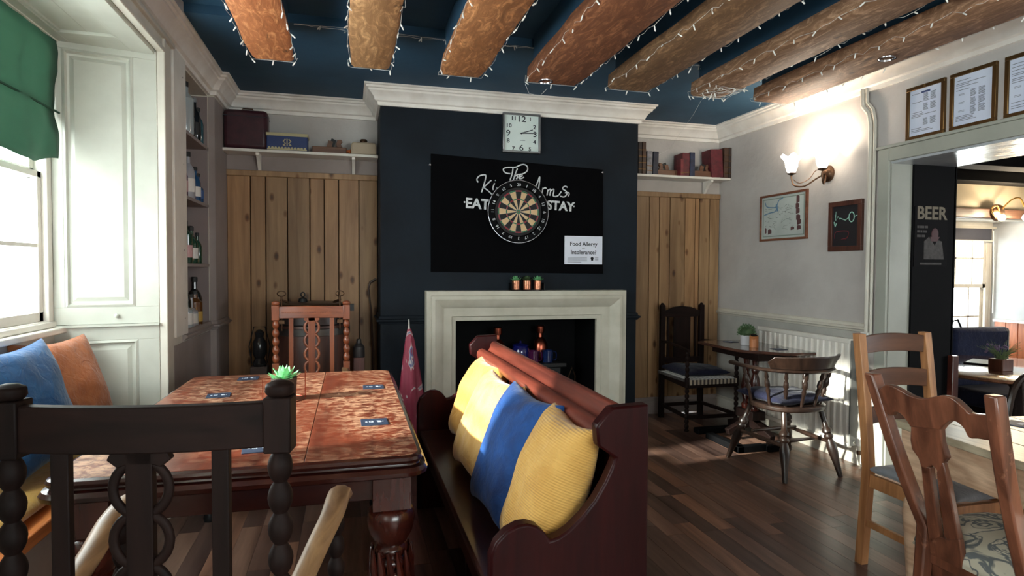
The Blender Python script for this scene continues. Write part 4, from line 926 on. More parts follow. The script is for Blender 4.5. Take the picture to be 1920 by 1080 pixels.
# big table
tb = thing('dining_table', 'large worn red-brown table with a moulded edge and carved bulbous legs', 'table', (-.305,2.785,0))
TX, TY, R_ = .525, .85, .055
def rrect(hx, hy, c, n=4):
    out = []
    for sx, sy, a0 in ((1,1,0),(-1,1,PI/2),(-1,-1,PI),(1,-1,3*PI/2)):
        for k in range(n+1):
            a = a0+PI/2*k/n; out.append((sx*(hx-c)+c*math.cos(a), sy*(hy-c)+c*math.sin(a)))
    return out
jx = .165
for a, b_ in ((-TX, jx-.0012), (jx+.0012, TX)):       # two leaves with a joint between
    pts = [p for p in rrect(TX-.012, TY-.012, R_)]
    clip = []
    for p, q_ in zip(pts, pts[1:]+pts[:1]):
        ins = a <= p[0] <= b_; inq = a <= q_[0] <= b_
        if ins: clip.append(p)
        if ins != inq:
            cut = b_ if max(p[0], q_[0]) > b_ and min(p[0], q_[0]) < b_ else a; tt = (cut-p[0])/(q_[0]-p[0]); clip.append((cut, p[1]+(q_[1]-p[1])*tt))
    MB().ext(clip, 'z', .742, .76).build('leaf', TABLET, tb, bevel=.0012)
q = MB(); ring = rrect(TX, TY, R_); prof = [(-.012,.759),(0,.754),(.004,.745),(.0,.735),(-.008,.732),(-.006,.727),(.012,.724),(.02,.712),(.018,.7),(.004,.692),(-.05,.69),(-.05,.742)]
vs = []; n = len(ring)
for i, p in enumerate(ring):
    a = Vector(ring[i-1]); b_ = Vector(ring[(i+1) % n]); d = (b_-a).normalized(); nn = Vector((d.y, -d.x))
    vs += [(p[0]+nn.x*o, p[1]+nn.y*o, z) for o, z in prof]
k = len(prof); q.add(vs, [(i*k+j, ((i+1)%n)*k+j, ((i+1)%n)*k+(j+1)%k, i*k+(j+1)%k) for i in range(n) for j in range(k)]); q.build('moulded_edge', TABLEE, tb, smooth=40)
for s in (-1, 1):
    MB().box(-.44,.44,s*.76-.012,s*.76+.012,.6,.695).build('apron', TABLEE, tb, bevel=.003); MB().box(s*.44-.012,s*.44+.012,-.76,.76,.6,.695).build('apron', TABLEE, tb, bevel=.003)
lg = None
for sx in (-1, 1):
    for sy_ in (-1, 1):
        if lg is None:
            q = MB(); q.box(-.06,.06,-.06,.06,.575,.695)
            q.lathe([(.06,.575),(.074,.56),(.078,.53),(.07,.49),(.05,.455)], n=24)
            pr = [(.05,.455)]
            for j in range(6): z = .445-j*.038; rr = .058-.003*abs(j-2); pr += [(.044,z+.004),(rr,z-.004),(rr+.004,z-.014),(rr,z-.024),(.044,z-.03)]
            pr += [(.034,.2),(.03,.17),(.045,.13),(.058,.1),(.052,.07),(.03,.05)]; q.lathe(pr, n=24)
            lg = q.build('leg', LEGM, tb, bevel=0, smooth=50); g = MB()
            for j in range(14):
                a = 2*PI*j/14; g.tube([(.066*math.cos(a+s_*.5), .066*math.sin(a+s_*.5), .44-.22*s_) for s_ in (0,.25,.5,.75,1)], [.004,.011,.013,.011,.004], 6)
            g.build('gadrooning', LEGM, lg); MB().lathe([(.026,0),(.03,.02),(.022,.05)], n=12).build('castor', IRON, lg); L0 = lg
        else:
            L0 = lg.copy(); COL.objects.link(L0)
            for ch in list(lg.children): c = ch.copy(); COL.objects.link(c); c.parent = L0
        L0.location = (sx*.43, sy_*.75, 0)
# coasters
CPRINT = paint('coaster_print', (196,206,222), .5, bs=0)
cst = [((466,710),.03,'navy drinks coaster at the far left of the big table'),((410,742),.1,'navy drinks coaster left of the plant, half hidden by the chair rail'),((702,792),.02,'navy drinks coaster at the near right of the big table'),((700,726),.0,'navy drinks coaster at the far right of the big table'),((485,841),.12,'navy drinks coaster at the near edge of the big table behind the chair')]
for (u, v), rz, lab in cst:
    p = P(u, v, z=.76); t = thing('coaster', lab, 'coaster', (p.x,p.y,.7602), rz, 'coasters on the big table')
    MB().box(-.05,.05,-.05,.05,0,.003).build('card', COASTM, t, bevel=.0008)
    for k, (body, sz, yy) in enumerate((('BREW',.022,.012),('ALES & STOUT',.0095,-.008),)):
        q = MB(); 
    q = MB(); q.box(-.034,-.026,-.006,.006,.003,.0034).box(-.02,-.016,-.012,.014,.003,.0034).box(-.02,-.004,.01,.014,.003,.0034).box(-.02,-.004,-.012,-.008,.003,.0034).box(-.008,-.004,-.012,.014,.003,.0034).box(-.013,-.011,-.004,.004,.003,.0034).box(.01,.024,.002,.012,.003,.0034).box(.012,.026,-.012,-.002,.003,.0034).box(.03,.034,-.004,.004,.003,.0034)
    q.build('printed_emblem', CPRINT, t)
# table plant
pp = P(531,752,z=.76); tp = thing('table_succulent', 'bright green succulent in a dark pot with a wire holder on the big table', 'plant', (pp.x,pp.y+.04,.76))
MB().lathe([(.04,0),(.05,.01),(.056,.1),(.05,.102),(.047,.08)], n=20).build('pot', paint('pot_dark', (48,38,36), .5), tp); MB().lathe([(.048,.085),(.001,.09)], n=16).build('soil', SOIL, tp)
rosette((0,0,.085), .078, .07, 9, paint('bright_leaf', (136,206,150), .45, (106,182,124), 10, bs=.05), 'leaves', tp, 3, .22, 4)
rosette((.0,-.015,.085), .06, .03, 9, bpy.data.materials['bright_leaf'], 'leaves', tp, 8, .3, 2)
MB().tube([(-.09,-.0,0),(-.09,0,.09),(-.085,0,.095),(-.055,0,.095)], .002, 6).tube([(.09,0,0),(.09,0,.12),(.055,0,.1)], .002, 6).tube([(.09*math.cos(a*PI/8),.09*math.sin(a*PI/8),.002) for a in range(16)], .002, 6, closed=True).build('wire_holder', COPPER, tp)

# pew
Y0 = 1.56
pw = thing('church_pew', 'long mahogany pew with shaped ends and a book ledge rail', 'pew', (.6,2.5,0)); o = pw.location
px_near = [(788,1400),(920,1046),(930,1020),(950,998),(972,986),(990,983),(1008,988),(1022,1000),(1032,1014),(1048,1008),(1068,994),(1092,970),(1116,940),(1136,905),(1148,878),(1155,860),(1122,838),(1119,800),(1148,765),(1218,758),(1218,1400)]
prof = []
for u, v in px_near:
    if v > 1300: continue
    p = P(u, v, y=Y0); prof.append((p.x, p.z))
x0_, x1_ = prof[0][0], prof[-1][0]
prof = [(x0_, .0)]+prof+[(x1_, .0)]
prof = [(x-o.x, z) for x, z in prof]
MB().ext(prof, 'y', Y0-o.y, Y0+.045-o.y).build('pew_end', PEWW, pw, bevel=.007)
MB().ext(prof, 'y', 3.42-o.y, 3.465-o.y).build('pew_end', PEWW, pw, bevel=.007)
xs_ = x0_-o.x
MB().box(xs_+.015,.17,Y0+.045-o.y,3.42-o.y,.415,.445).build('seat', PEWS, pw, bevel=.008)
MB().box(xs_+.03,xs_+.055,Y0+.045-o.y,3.42-o.y,.33,.415).build('seat_apron', PEWW, pw, bevel=.003)
q = MB(); q.ext([(.15,.445),(.175,.445),(.235-.03,.86),(.175-.03,.86)], 'y', Y0+.045-o.y, 3.42-o.y); q.build('back_board', PEWW, pw, bevel=.002)
q = MB(); q.ext([(.095,.842),(.115,.832),(.2,.842),(.216,.9),(.213,.924),(.2,.937),(.182,.936),(.17,.922),(.167,.902),(.158,.888),(.146,.884),(.136,.893),(.12,.897),(.103,.892),(.092,.878),(.089,.858)], 'y', Y0+.046-o.y, 3.419-o.y); q.build('top_rail', PEWY, pw, bevel=.004, smooth=60)
for yy in (2.0,2.65,3.1): MB().ext([(.12,.832),(.16,.832),(.165,.79),(.145,.76),(.14,.79)],'y',yy-o.y-.01,yy-o.y+.01).build('rail_bracket', PEWW, pw)
MB().box(xs_+.1,.2,2.45-o.y,2.48-o.y,0,.415).build('centre_support', PEWW, pw); MB().box(.17,.19,Y0+.05-o.y,3.41-o.y,.02,.43).build('lower_back', PEWW, pw)
# pew cushions
def cush_px(pts, yc, x, label, mat, seed, w_=.44, h_=.44, t_=.18, tilt=.22, rx=0, z=.68):
    return pillow('cushion', label, w_, h_, t_, PM((x,yc,z), (rx,-1,0), (tilt,0,1)), mat, seed, 'cushions on the pew')
cush_px(None, 3.08, .625, 'farthest mustard velvet cushion on the pew', YEL, 21, w_=.42, tilt=.42, rx=.05, z=.665)
cush_px(None, 2.60, .575, 'pale mustard velvet cushion behind the blue one on the pew', YEL2, 22, w_=.45, tilt=.42, rx=.07, z=.665)
cush_px(None, 2.16, .575, 'bright blue velvet cushion on the pew', BLUV, 23, w_=.47, h_=.47, tilt=.40, rx=.08, z=.67)
cush_px(None, 1.795, .585, 'mustard corduroy cushion nearest the camera on the pew', YELC, 24, w_=.365, h_=.46, tilt=.42, rx=.0, z=.675)

# alcove armchair
ac = thing('carved_armchair', 'dark carved armchair with a bobbin arm post and navy cushion in the right alcove', 'chair', (2.945,5.06,0), PI)
for s in (-1, 1):
    MB().box(s*.2-.022,s*.2+.022,-.02,.02,.0,1.03).lathe([(.02,0),(.012,.015),(.001,.02)], (s*.2,0,1.03), 10).build('back_post', DARKW, ac, bevel=.003)
    MB().lathe([(.018,0),(.022,.01)]+beads(.02,.36,8,.019)+[(.02,.37),(.02,.45)]+beads(.45,.68,5,.018), (s*.235,.5,0), 14).build('front_post', DARKW, ac, smooth=40)
    MB().tube(smooth_pts([(s*.2,.0,.7),(s*.225,.2,.705),(s*.24,.42,.69),(s*.24,.53,.675)]), .018, 8, flat=.7).build('arm', DARKW, ac)
    MB().bar((s*.2,0,.12),(s*.235,.5,.12),.02,.028).build('stretcher', DARKW, ac)
MB().ext([(-.2,.93),(-.2,.97),(-.15,.985),(-.09,1.01),(0,1.02),(.09,1.01),(.15,.985),(.2,.97),(.2,.93),(.14,.92),(-.14,.92)], 'y', -.012, .012).build('crest_rail', DARKX, ac, bevel=.003)
MB().box(-.2,.2,-.012,.012,.5,.55).build('lower_rail', DARKX, ac, bevel=.002)
MB().box(-.085,.085,-.008,.008,.55,.93).build('splat', DARKW, ac, bevel=.002)
for s in (-1,1): MB().box(s*.14-.01,s*.14+.01,-.008,.008,.55,.93).build('slat', DARKW, ac)
MB().ext([(-.19,-.01),(.19,-.01),(.24,.51),(-.24,.51)],'z',.36,.41).build('seat_frame', DARKX, ac, bevel=.004)
q = MB()
for k in range(26):
    x = -.232+k*.018; q.mi = k % 2; q.box(x, x+.017, .0, .515, .408, .432)
    q.box(x, x+.017, .507, .518, .39, .432)
q.build('woven_seat', [cloth('weave_light', (170,158,138)), cloth('weave_dark', (60,52,48))], ac)
pd = pillow('seat_cushion', '', .42, .44, .09, Matrix.Identity(4), NAVC, 14); pd.parent = ac; pd.location = (0,.22,.47)
for k in ('label','category'): del pd[k]
MB().box(-.2,.2,-.01,.01,.1,.13).build('stretcher', DARKX, ac); MB().box(-.235,.235,.49,.51,.1,.13).build('stretcher', DARKX, ac)

# pedestal table against the right wall
pt = thing('pedestal_table', 'small dark pub table with a turned pedestal beside the radiator', 'table', (3.09,4.24,0))
pts = [(-.24,-.2),(-.02,-.42),(.26,-.42),(.26,.43),(-.02,.44),(-.24,.42)]
pts = [(-.235,-.14),(-.2,-.22),(.0,-.41),(.05,-.43),(.26,-.43),(.27,-.4),(.27,.4),(.26,.43),(-.2,.43),(-.235,.4)]
MB().ext(pts, 'z', .722, .745).build('top', wood('pub_table_top', (56,34,28), (84,54,44), 'y', .16, 12, .05, coat=.6), pt, bevel=.006)
MB().box(-.16,.18,-.3,.3,.67,.722).build('apron', DARKX, pt, bevel=.003)
for k, dy in enumerate((-.055,.055)):
    MB().lathe([(.034,.24),(.04,.27),(.022,.3),(.034,.34),(.042,.42),(.03,.5),(.02,.53),(.032,.56),(.022,.6),(.03,.67)], (0,dy,0), 18).build('turned_column', LEGM, pt)
MB().box(-.06,.06,-.11,.11,.17,.24).build('block', DARKW, pt, bevel=.006)
for dx, dy in ((-.28,.0),(.2,.0),(0,-.36),(0,.36)):
    MB().bar((0,0,.15),(dx*.75,dy*.75,.07),.06,.07,w2=.05,h2=.05).build('foot', DARKW, pt, bevel=.006)
MB().box(-.34,-.1,-.33,-.27,0,.05).box(-.34,-.28,-.33,.1,0,.05).box(-.1,.1,-.36,-.27,0,.045).box(-.34,.1,.2,.28,0,.045).build('base_frame', BLACKP, pt, bevel=.006)
TZ = .745
p = P(1415,659,z=TZ); bp = thing('boxwood_ball_plant', 'round clipped green plant in a white pot on the pub table', 'plant', (3.1,4.32,TZ))
MB().lathe([(.042,0),(.046,.004),(.05,.085),(.046,.087),(.042,.07)], n=20).build('pot', paint('pot_white', (206,206,210), .4, bs=0), bp); MB().lathe([(.045,.075),(.001,.08)], n=14).build('soil', SOIL, bp)
q = MB(); r = random.Random(6)
for _ in range(420):
    th, ph = r.uniform(0, 2*PI), math.acos(r.uniform(-.25, 1)); R0 = .068*r.uniform(.75,1.0); d = Vector((math.sin(ph)*math.cos(th), math.sin(ph)*math.sin(th), math.cos(ph)))
    c = Vector((0,0,.1))+d*R0; s_ = d.cross(Vector((r.uniform(-1,1), r.uniform(-1,1), r.uniform(-1,1)))).normalized()*.006; u_ = d*.013+s_.cross(d)*.4
    q.add([c-s_, c+u_*.3, c+s_, c+u_], [(0,1,3),(1,2,3)])
f_ = q.build('foliage', paint('box_leaf', (74,112,66), .6, (50,84,46), 20), bp); f_['kind'] = 'stuff'
MB().sphere((0,0,.1), .055, 14, (1,1,.9)).build('foliage_core', LEAFD, bp)
ch = thing('condiment_pot', 'copper-coloured angled log pot on the pub table', 'pot', (3.06,4.17,TZ))
q = MB(); N = 18; vs = []
for k in range(N):
    a = 2*PI*k/N; vs.append((.034*math.cos(a), .034*math.sin(a), 0))
for k in range(N):
    a = 2*PI*k/N; vs.append((.034*math.cos(a), .034*math.sin(a), .085+.018*math.sin(a+.6)))
q.add(vs, [tuple(range(N))[::-1], tuple(range(N,2*N))]+[(k,(k+1)%N,N+(k+1)%N,N+k) for k in range(N)]); q.build('body', [wood('bark_copper', (150,92,56), (190,124,80), 'z', .4)], ch, bevel=.002)
MB().lathe([(.026,0),(.026,.003)], (0,0,.0935), 14, (-.1,-.17,1)).build('hollow', BLACKP, ch)
for (u, v, rz, lab) in ((1370,641,.2,'dark drinks coaster at the far end of the pub table'),(1460,655,.1,'dark drinks coaster near the radiator on the pub table')):
    p = P(u, v, z=TZ); t = thing('coaster', lab, 'coaster', (min(p.x,3.28),max(3.9,min(4.6,p.y)),TZ), rz, 'coasters on the pub table'); MB().box(-.045,.045,-.045,.045,0,.003).build('card', COASTM, t); MB().box(-.02,.02,-.01,.01,.003,.0034).build('printed_emblem', CPRINT, t)

# captain's (smoker's) chair
wc = thing('captains_chair', 'dark turned captain\'s chair with a low curved back beside the radiator', 'chair', (2.88,3.57,0), .06)
ft = [(-.235,.30),(-.24,-.27),(.2,-.28),(.27,.26)]; tops = [(-.15,.16),(-.15,-.15),(.15,-.15),(.15,.16)]
lp = [(.014,0),(.017,.02),(.02,.08),(.03,.15),(.032,.19),(.02,.235),(.028,.245),(.03,.258),(.02,.27),(.032,.28),(.03,.3),(.018,.31),(.016,.36),(.018,.43)]
for a, b_ in zip(ft, tops):
    A, B = Vector((*a, 0)), Vector((*b_, .43)); d = (B-A); L_ = d.length
    MB().lathe([(r_, z*L_/.43) for r_, z in lp], A, 16, d).build('leg', WINDS, wc, smooth=50)
def ptl(i, t): a, b_ = ft[i], tops[i]; return Vector((a[0]+(b_[0]-a[0])*t, a[1]+(b_[1]-a[1])*t, .43*t))
for i, j in ((0,1),(3,2)):
    a, b_ = ptl(i,.5), ptl(j,.5); MB().tube([a, a*.7+b_*.3, (a+b_)/2, a*.3+b_*.7, b_], [.01,.013,.017,.013,.01], 10).build('stretcher', WINDS, wc)
for z in (.46,.56):
    a = (ptl(0,z)+ptl(1,z))/2; b_ = (ptl(3,z)+ptl(2,z))/2; a.y += (z-.5)*1.6; b_.y = a.y; MB().tube([a, a*.5+b_*.5, b_], [.009,.014,.009], 10).build('stretcher', WINDS, wc)
st_ = []
for k in range(28):
    a = 2*PI*k/28; rx, ry = .235, (.23 if math.sin(a) < 0 else .21); st_.append((rx*math.copysign(abs(math.cos(a))**.8, math.cos(a)), ry*math.copysign(abs(math.sin(a))**.85, math.sin(a))))
MB().ext(st_, 'z', .425, .46).build('seat', WINDS, wc, bevel=.01)
pd = pillow('seat_cushion', '', .43, .42, .09, Matrix.Identity(4), NAVC, 17); pd.parent = wc; pd.location = (0,.02,.495)
for k in ('label','category'): del pd[k]
def arc(a, rx=.27, ry=.26): return (rx*math.cos(a), ry*math.sin(a))
pts = []; rs = []
for k in range(25):
    a = PI*.94+(PI*1.12)*k/24; x, y = arc(a, .28, .27); pts.append((x, y, .70))
pts = [(pts[0][0]+.0, .22, .705), (pts[0][0]-.005, .12, .70)]+pts+[(pts[-1][0]+.005, .12, .70), (pts[-1][0], .22, .705)]
MB().tube(pts, [.03,.028]+[.026]*25+[.028,.03], 8, flat=.5).build('arm_rail', WINDS, wc, smooth=60)
q = MB(); vs = []; n = 16
for k in range(n+1):
    a = PI*1.16+(PI*.68)*k/n; t = abs(k/n*2-1); x, y = arc(a, .285, .275); x2, y2 = arc(a, .31+.02*t, .30+.02*t); h = .80-.004*t
    e = 1 if t < .9 else .55
    vs += [(x*.95, y*.95, .712), (x*1.03, y*1.03, .712), (x2*1.03, y2*1.03, .712+(h-.712)*e), (x2*.965, y2*.965, .712+(h-.712)*e)]
q.add(vs, [(i*4+k, i*4+4+k, i*4+4+(k+1)%4, i*4+(k+1)%4) for i in range(n) for k in range(4)]+[(0,1,2,3),(n*4+3,n*4+2,n*4+1,n*4)]); q.build('crest', WINDS, wc, bevel=.006, smooth=50)
for k in range(8):
    a = PI*.97+(PI*1.06)*k/7; x, y = arc(a, .275, .265); x0, y0 = arc(a, .215, .2); A, B = Vector((x0,y0,.455)), Vector((x,y,.70)); d = B-A; L_ = d.length
    if k == 0 or k == 7: A = Vector((x0*1.0, .08, .455)); B = Vector((x, .1, .70)); d = B-A; L_ = d.length
    MB().lathe([(.009,0),(.012,L_*.15),(.01,L_*.3),(.016,L_*.42),(.01,L_*.5),(.018,L_*.56),(.016,L_*.68),(.009,L_*.75),(.014,L_*.8),(.009,L_)], A, 12, d).build('spindle', WINDS, wc, smooth=60)

# ladder back chair
lc = thing('ladder_back_chair', 'light oak ladder-back chair with a grey seat at the far end of the oak table', 'chair', (2.47,2.27,0), PI)
def lean(z): return -.07*max(0, (z-.45)/.6)**1.2+(-.03*max(0, (.45-z)/.45))
for s in (-1, 1):
    zs_ = [0,.15,.3,.45,.6,.75,.9,1.06]
    q = MB(); vs = []
    for z in zs_: y = lean(z); vs += [(s*.19-.019,y-.02,z),(s*.19+.019,y-.02,z),(s*.19+.019,y+.022,z),(s*.19-.019,y+.022,z)]
    q.add(vs, [(i*4+k, i*4+(k+1)%4, i*4+4+(k+1)%4, i*4+4+k) for i in range(7) for k in range(4)]+[(3,2,1,0),(28,29,30,31)]); q.build('back_post', OAK, lc, bevel=.003)
    MB().box(s*.19-.02,s*.19+.02,.4,.44,0,.44).build('front_leg', OAK, lc, bevel=.003)
    MB().box(s*.19-.01,s*.19+.01,.0,.42,.37,.43).build('seat_rail', OAK, lc, bevel=.002); MB().bar((s*.19,-.02,.2),(s*.19,.42,.2),.018,.03).build('stretcher', OAK, lc, bevel=.002)
for z0, z1 in ((.965,1.045),(.805,.885),(.645,.72)):
    q = MB(); vs = []; n = 10
    for i in range(n+1):
        x = -.175+.35*i/n; b_ = 1-(x/.175)**2; y = lean(z0+.04)-.022*b_; hz = .012*b_; vs += [(x,y-.009,z0+hz*.6),(x,y+.009,z0+hz*.6),(x,y+.009,z1+hz),(x,y-.009,z1+hz)]
    q.add(vs, [(i*4+k, i*4+4+k, i*4+4+(k+1)%4, i*4+(k+1)%4) for i in range(n) for k in range(4)]+[(0,1,2,3),(n*4+3,n*4+2,n*4+1,n*4)]); q.build('ladder_rail', OAKX, lc, bevel=.003)
MB().box(-.175,.175,.4,.42,.37,.43).build('seat_rail', OAK, lc); MB().box(-.175,.175,.2,.22,.19,.22).build('stretcher', OAK, lc)
pd = pillow('seat_pad', '', .4, .42, .07, Matrix.Identity(4), GREYC, 19); pd.parent = lc; pd.location = (0,.22,.455)
for k in ('label','category'): del pd[k]

# oak table at the right edge
ot = thing('oak_table', 'light limed oak table with thick turned legs at the right edge', 'table', (2.03,1.97,0)); A0, A1 = P(1675,786,z=.76)-ot.location, P(1865,849,z=.76)-ot.location
A0.z = A1.z = 0; d = (A1-A0).normalized(); nrm = Vector((-d.y, d.x, 0)); nrm = nrm if nrm.x > 0 else -nrm
c0 = A0; c1 = A0+d*1.5; c2 = c1+nrm*.85; c3 = c0+nrm*.85
for k in range(5):
    a = nrm*(.85*k/5+.001); b_ = nrm*(.85*(k+1)/5-.001); MB().ext([(v.x,v.y) for v in (c0+a,c1+a,c1+b_,c0+b_)][::-1], 'z', .732, .76).build('plank', OAKTT, ot, bevel=.003)
def off(a, b_): return c0+d*a+nrm*b_
def board(a0, b0, a1, b1, z0, z1, name, mt):
    q_ = [off(a0,b0), off(a1,b0), off(a1,b1), off(a0,b1)]; return MB().ext([(v.x,v.y) for v in q_][::-1], 'z', z0, z1).build(name, mt, ot, bevel=.003)
board(.1,.03,1.4,.055,.60,.732,'apron',OAKT); board(.1,.795,1.4,.82,.60,.732,'apron',OAKT); board(.03,.1,.055,.75,.60,.732,'apron',OAKT); board(1.445,.1,1.47,.75,.60,.732,'apron',OAKT)
for a, b_ in ((.065,.065),(1.435,.065),(.065,.785),(1.435,.785)):
    c = off(a, b_); MB().box(c.x-.045,c.x+.045,c.y-.045,c.y+.045,.55,.732).lathe([(.035,.54),(.045,.552)],(c.x,c.y,0),20).lathe([(.02,0),(.03,.02),(.034,.1),(.046,.3),(.055,.4),(.05,.45),(.034,.48),(.046,.495),(.046,.51),(.034,.52),(.045,.55)], (c.x,c.y,0), 22).build('leg', OAKT, ot, bevel=.002, smooth=40)
p = P(1908,797,z=.76); t = thing('coaster', 'dark drinks coaster on the limed oak table', 'coaster', (p.x+.02,p.y,.7602), .3); MB().box(-.05,.05,-.05,.05,0,.003).build('card', COASTM, t); MB().box(-.02,.02,-.01,.01,.003,.0034).build('printed_emblem', CPRINT, t)

# fiddle-back chair
fc = thing('fiddle_back_chair', 'mahogany fiddle-back chair with a floral upholstered seat in the right foreground', 'chair', (1.88,1.5,0), -PI/2)
rec = .12/.54
def PL(u, v, off_=0):      # photo pixel to the reclined plane of the chair back, in chair coordinates (x, z)
    dd = CR*((u-960)/F)+CU*(-(v-540)/F)+CF; O = Vector((0,0,CAMZ)); n_ = Vector((1,0,rec)).normalized(); p0 = Vector((1.88,1.5,.45))
    p = O+dd*((p0-O).dot(n_)/dd.dot(n_)); return (-(p.y-1.5), p.z)
def slant(pts, th, name, mt=FIDD, z0=.45):
    q = MB(); vs = [(x, -(z-z0)*rec-th/2, z) for x, z in pts]+[(x, -(z-z0)*rec+th/2, z) for x, z in pts]; n = len(pts)
    return q.add(vs, [tuple(range(n)), tuple(range(n,2*n))[::-1]]+[(i,n+i,n+(i+1)%n,(i+1)%n) for i in range(n)]).build(name, mt, fc, bevel=.004)
top = smooth_pts([PL(*p) for p in [(1650,735),(1660,724),(1672,721),(1690,729),(1712,741),(1735,747),(1757,743),(1775,741),(1795,748),(1815,766),(1825,774),(1862,778)]], 3)
bot = smooth_pts([PL(*p) for p in [(1862,826),(1838,822),(1822,820),(1812,802),(1797,790),(1784,790),(1772,800)]], 3)+[PL(1768,806), PL(1712,800)]+smooth_pts([PL(*p) for p in [(1706,790),(1694,776),(1682,772),(1674,779),(1655,760)]], 3)
slant(top+bot, .026, 'crest_rail')
slant([PL(*p) for p in [(1712,797),(1711,825),(1714,842),(1726,858),(1731,874),(1736,890),(1746,888),(1744,876),(1752,872),(1760,880),(1762,888),(1770,880),(1772,868),(1780,858),(1777,848),(1770,826),(1768,797)]], .022, 'splat')
slant([PL(*p) for p in [(1731,872),(1749,876),(1750,900),(1766,1005),(1780,1030),(1800,1030),(1790,990),(1770,876),(1772,868),(1788,950),(1812,1060),(1815,1090),(1755,1090),(1748,1030),(1738,930)][:2]+[(1752,905),(1766,1006),(1752,1020),(1745,1010)]], .022, 'splat')
slant([PL(*p) for p in [(1760,884),(1772,866),(1782,905),(1797,985),(1803,1012),(1782,1014),(1774,1004)]], .022, 'splat')
slant([PL(*p) for p in [(1745,1008),(1766,1005),(1782,1012),(1803,1010),(1808,1040),(1812,1110),(1752,1110)]], .022, 'splat')
for s, (u, v), (u2, v2) in ((-1,(1637,700),(1733,985)),(1,(1862,741),(1922,1085))):
    x1, z1 = PL(u, v); x2, z2 = PL(u2, v2)
    if s == -1: x1 = PL(1634,702)[0]
    def yy(z): return -(z-.45)*rec
    q = MB(); vs = []; m_ = 7
    for i in range(m_+1):
        t = i/m_; x = x1+(x2-x1)*t; z = z1+(z2-z1)*t; b_ = .012*math.sin(PI*t)*(-1)
        vs += [(x-.019,yy(z)-.016+b_,z),(x+.019,yy(z)-.016+b_,z),(x+.019,yy(z)+.028+b_,z),(x-.019,yy(z)+.028+b_,z)]
    vs += [(x2*1.02-.019,-.05,.0),(x2*1.02+.019,-.05,.0),(x2*1.02+.019,-.01,.0),(x2*1.02-.019,-.01,.0)]; m_ += 1
    q.add(vs, [(i*4+k, i*4+4+k, i*4+4+(k+1)%4, i*4+(k+1)%4) for i in range(m_) for k in range(4)]+[(0,1,2,3),(m_*4+3,m_*4+2,m_*4+1,m_*4)]); q.build('back_post', FIDD, fc, bevel=.006)
sp_ = smooth_pts([(-.17,-.0),(-.215,.1),(-.235,.3),(-.2,.42),(0,.45),(.2,.42),(.235,.3),(.215,.1),(.17,0)], 3)
MB().ext(sp_[::-1], 'z', .37, .41).build('seat_rail', FIDD, fc, bevel=.003)
FLOR, n_, l_, b_ = new_mat('floral_brocade'); v = coords(n_, l_, (1,1,1)); f1 = nz(n_, l_, v, 9, 2, 2.6, .4)
l_.new(ramp(n_, l_, f1, [(.44, s2l((174,170,152))), (.47, s2l((92,98,100))), (.53, s2l((92,98,100))), (.56, s2l((186,182,164)))]), b_.inputs['Base Color']); b_.inputs['Roughness'].default_value = .85; bump(n_, l_, b_, f1, .4, .004)
q = MB(); rings = [(1.0,.405),(1.01,.425),(.985,.45),(.93,.468),(.7,.483),(.35,.49)]; n = len(sp_); cy = .22
for k_, z in rings: q.v += [(x*k_, cy+(y-cy)*k_, z) for x, y in sp_]
q.f = [(i*n+j, i*n+(j+1)%n, (i+1)*n+(j+1)%n, (i+1)*n+j) for i in range(len(rings)-1) for j in range(n)]+[tuple(range((len(rings)-1)*n, len(rings)*n))]; q.m = [0]*len(q.f)
q.build('seat', FLOR, fc, smooth=60)
MB().tube([(x*1.008, cy+(y-cy)*1.008, .412) for x, y in sp_], .005, 6).build('piping', cloth('piping', (160,150,130)), fc)
for s in (-1,1): MB().tube([(s*.2,.36,.37),(s*.205,.38,.25),(s*.2,.37,.1),(s*.21,.39,.0)], [.026,.02,.014,.018], 10).build('front_leg', FIDD, fc)

# ================================================================ LEFT ALCOVE FLOOR ITEMS
ch = thing('wooden_churn', 'old dark cask-like churn with metal clamps behind the far armchair', 'churn', (-.29,4.86,0))
R1 = .27
MB().lathe([(R1*.92,0),(R1,.1),(R1*1.02,.5),(R1,.9),(R1*.98,.93)], n=36).build('body', wood('churn_wood', (56,32,26), (84,50,40), 'z', .4), ch, smooth=30)
for z, h_ in ((.86,.05),(.5,.05),(.12,.05)): MB().lathe([(R1*1.01,z),(R1*1.04,z+.003),(R1*1.04,z+h_),(R1*1.01,z+h_+.003)], n=36, cap=False).build('hoop', IRON if z != .86 else metal('hoop_steel', (96,94,92), .4), ch)
MB().lathe([(R1*.98,.93),(R1*1.01,.94),(R1*1.0,1.0),(R1*.98,1.075),(R1*.86,1.09),(.001,1.095)], n=36).build('lid', paint('churn_lid', (56,48,48), .35, metal=.4), ch, smooth=30)
MB().tube([(R1*1.01*math.cos(a*PI/16), R1*1.01*math.sin(a*PI/16), 1.08) for a in range(32)], .007, 6, closed=True).build('rim', BRONZE, ch)
for an in (-.75, -2.3):
    cx, cy = math.cos(an)*R1*1.06, math.sin(an)*R1*1.06
    MB().tube([(cx,cy,.9),(cx,cy,1.15)], .006).bar((cx,cy,1.12),(cx*.8,cy*.8,1.1),.025,.012).tube([(cx+.03*math.cos(a*PI/6), cy, 1.165+.02*math.sin(a*PI/6)) for a in range(12)], .004, 5, closed=True, up=(0,1,0)).box(cx-.02,cx+.02,cy-.01,cy+.01,.95,.975).build('clamp', BRONZE, ch)
MB().lathe([(.035,1.095),(.03,1.12),(.012,1.13)], (-.06,-.02,0), 12).tube([(-.06+.015*math.cos(a*PI/6), -.02, 1.15+.018*math.sin(a*PI/6)) for a in range(12)], .005, 5, closed=True, up=(0,1,0)).build('ring_handle', IRON, ch)
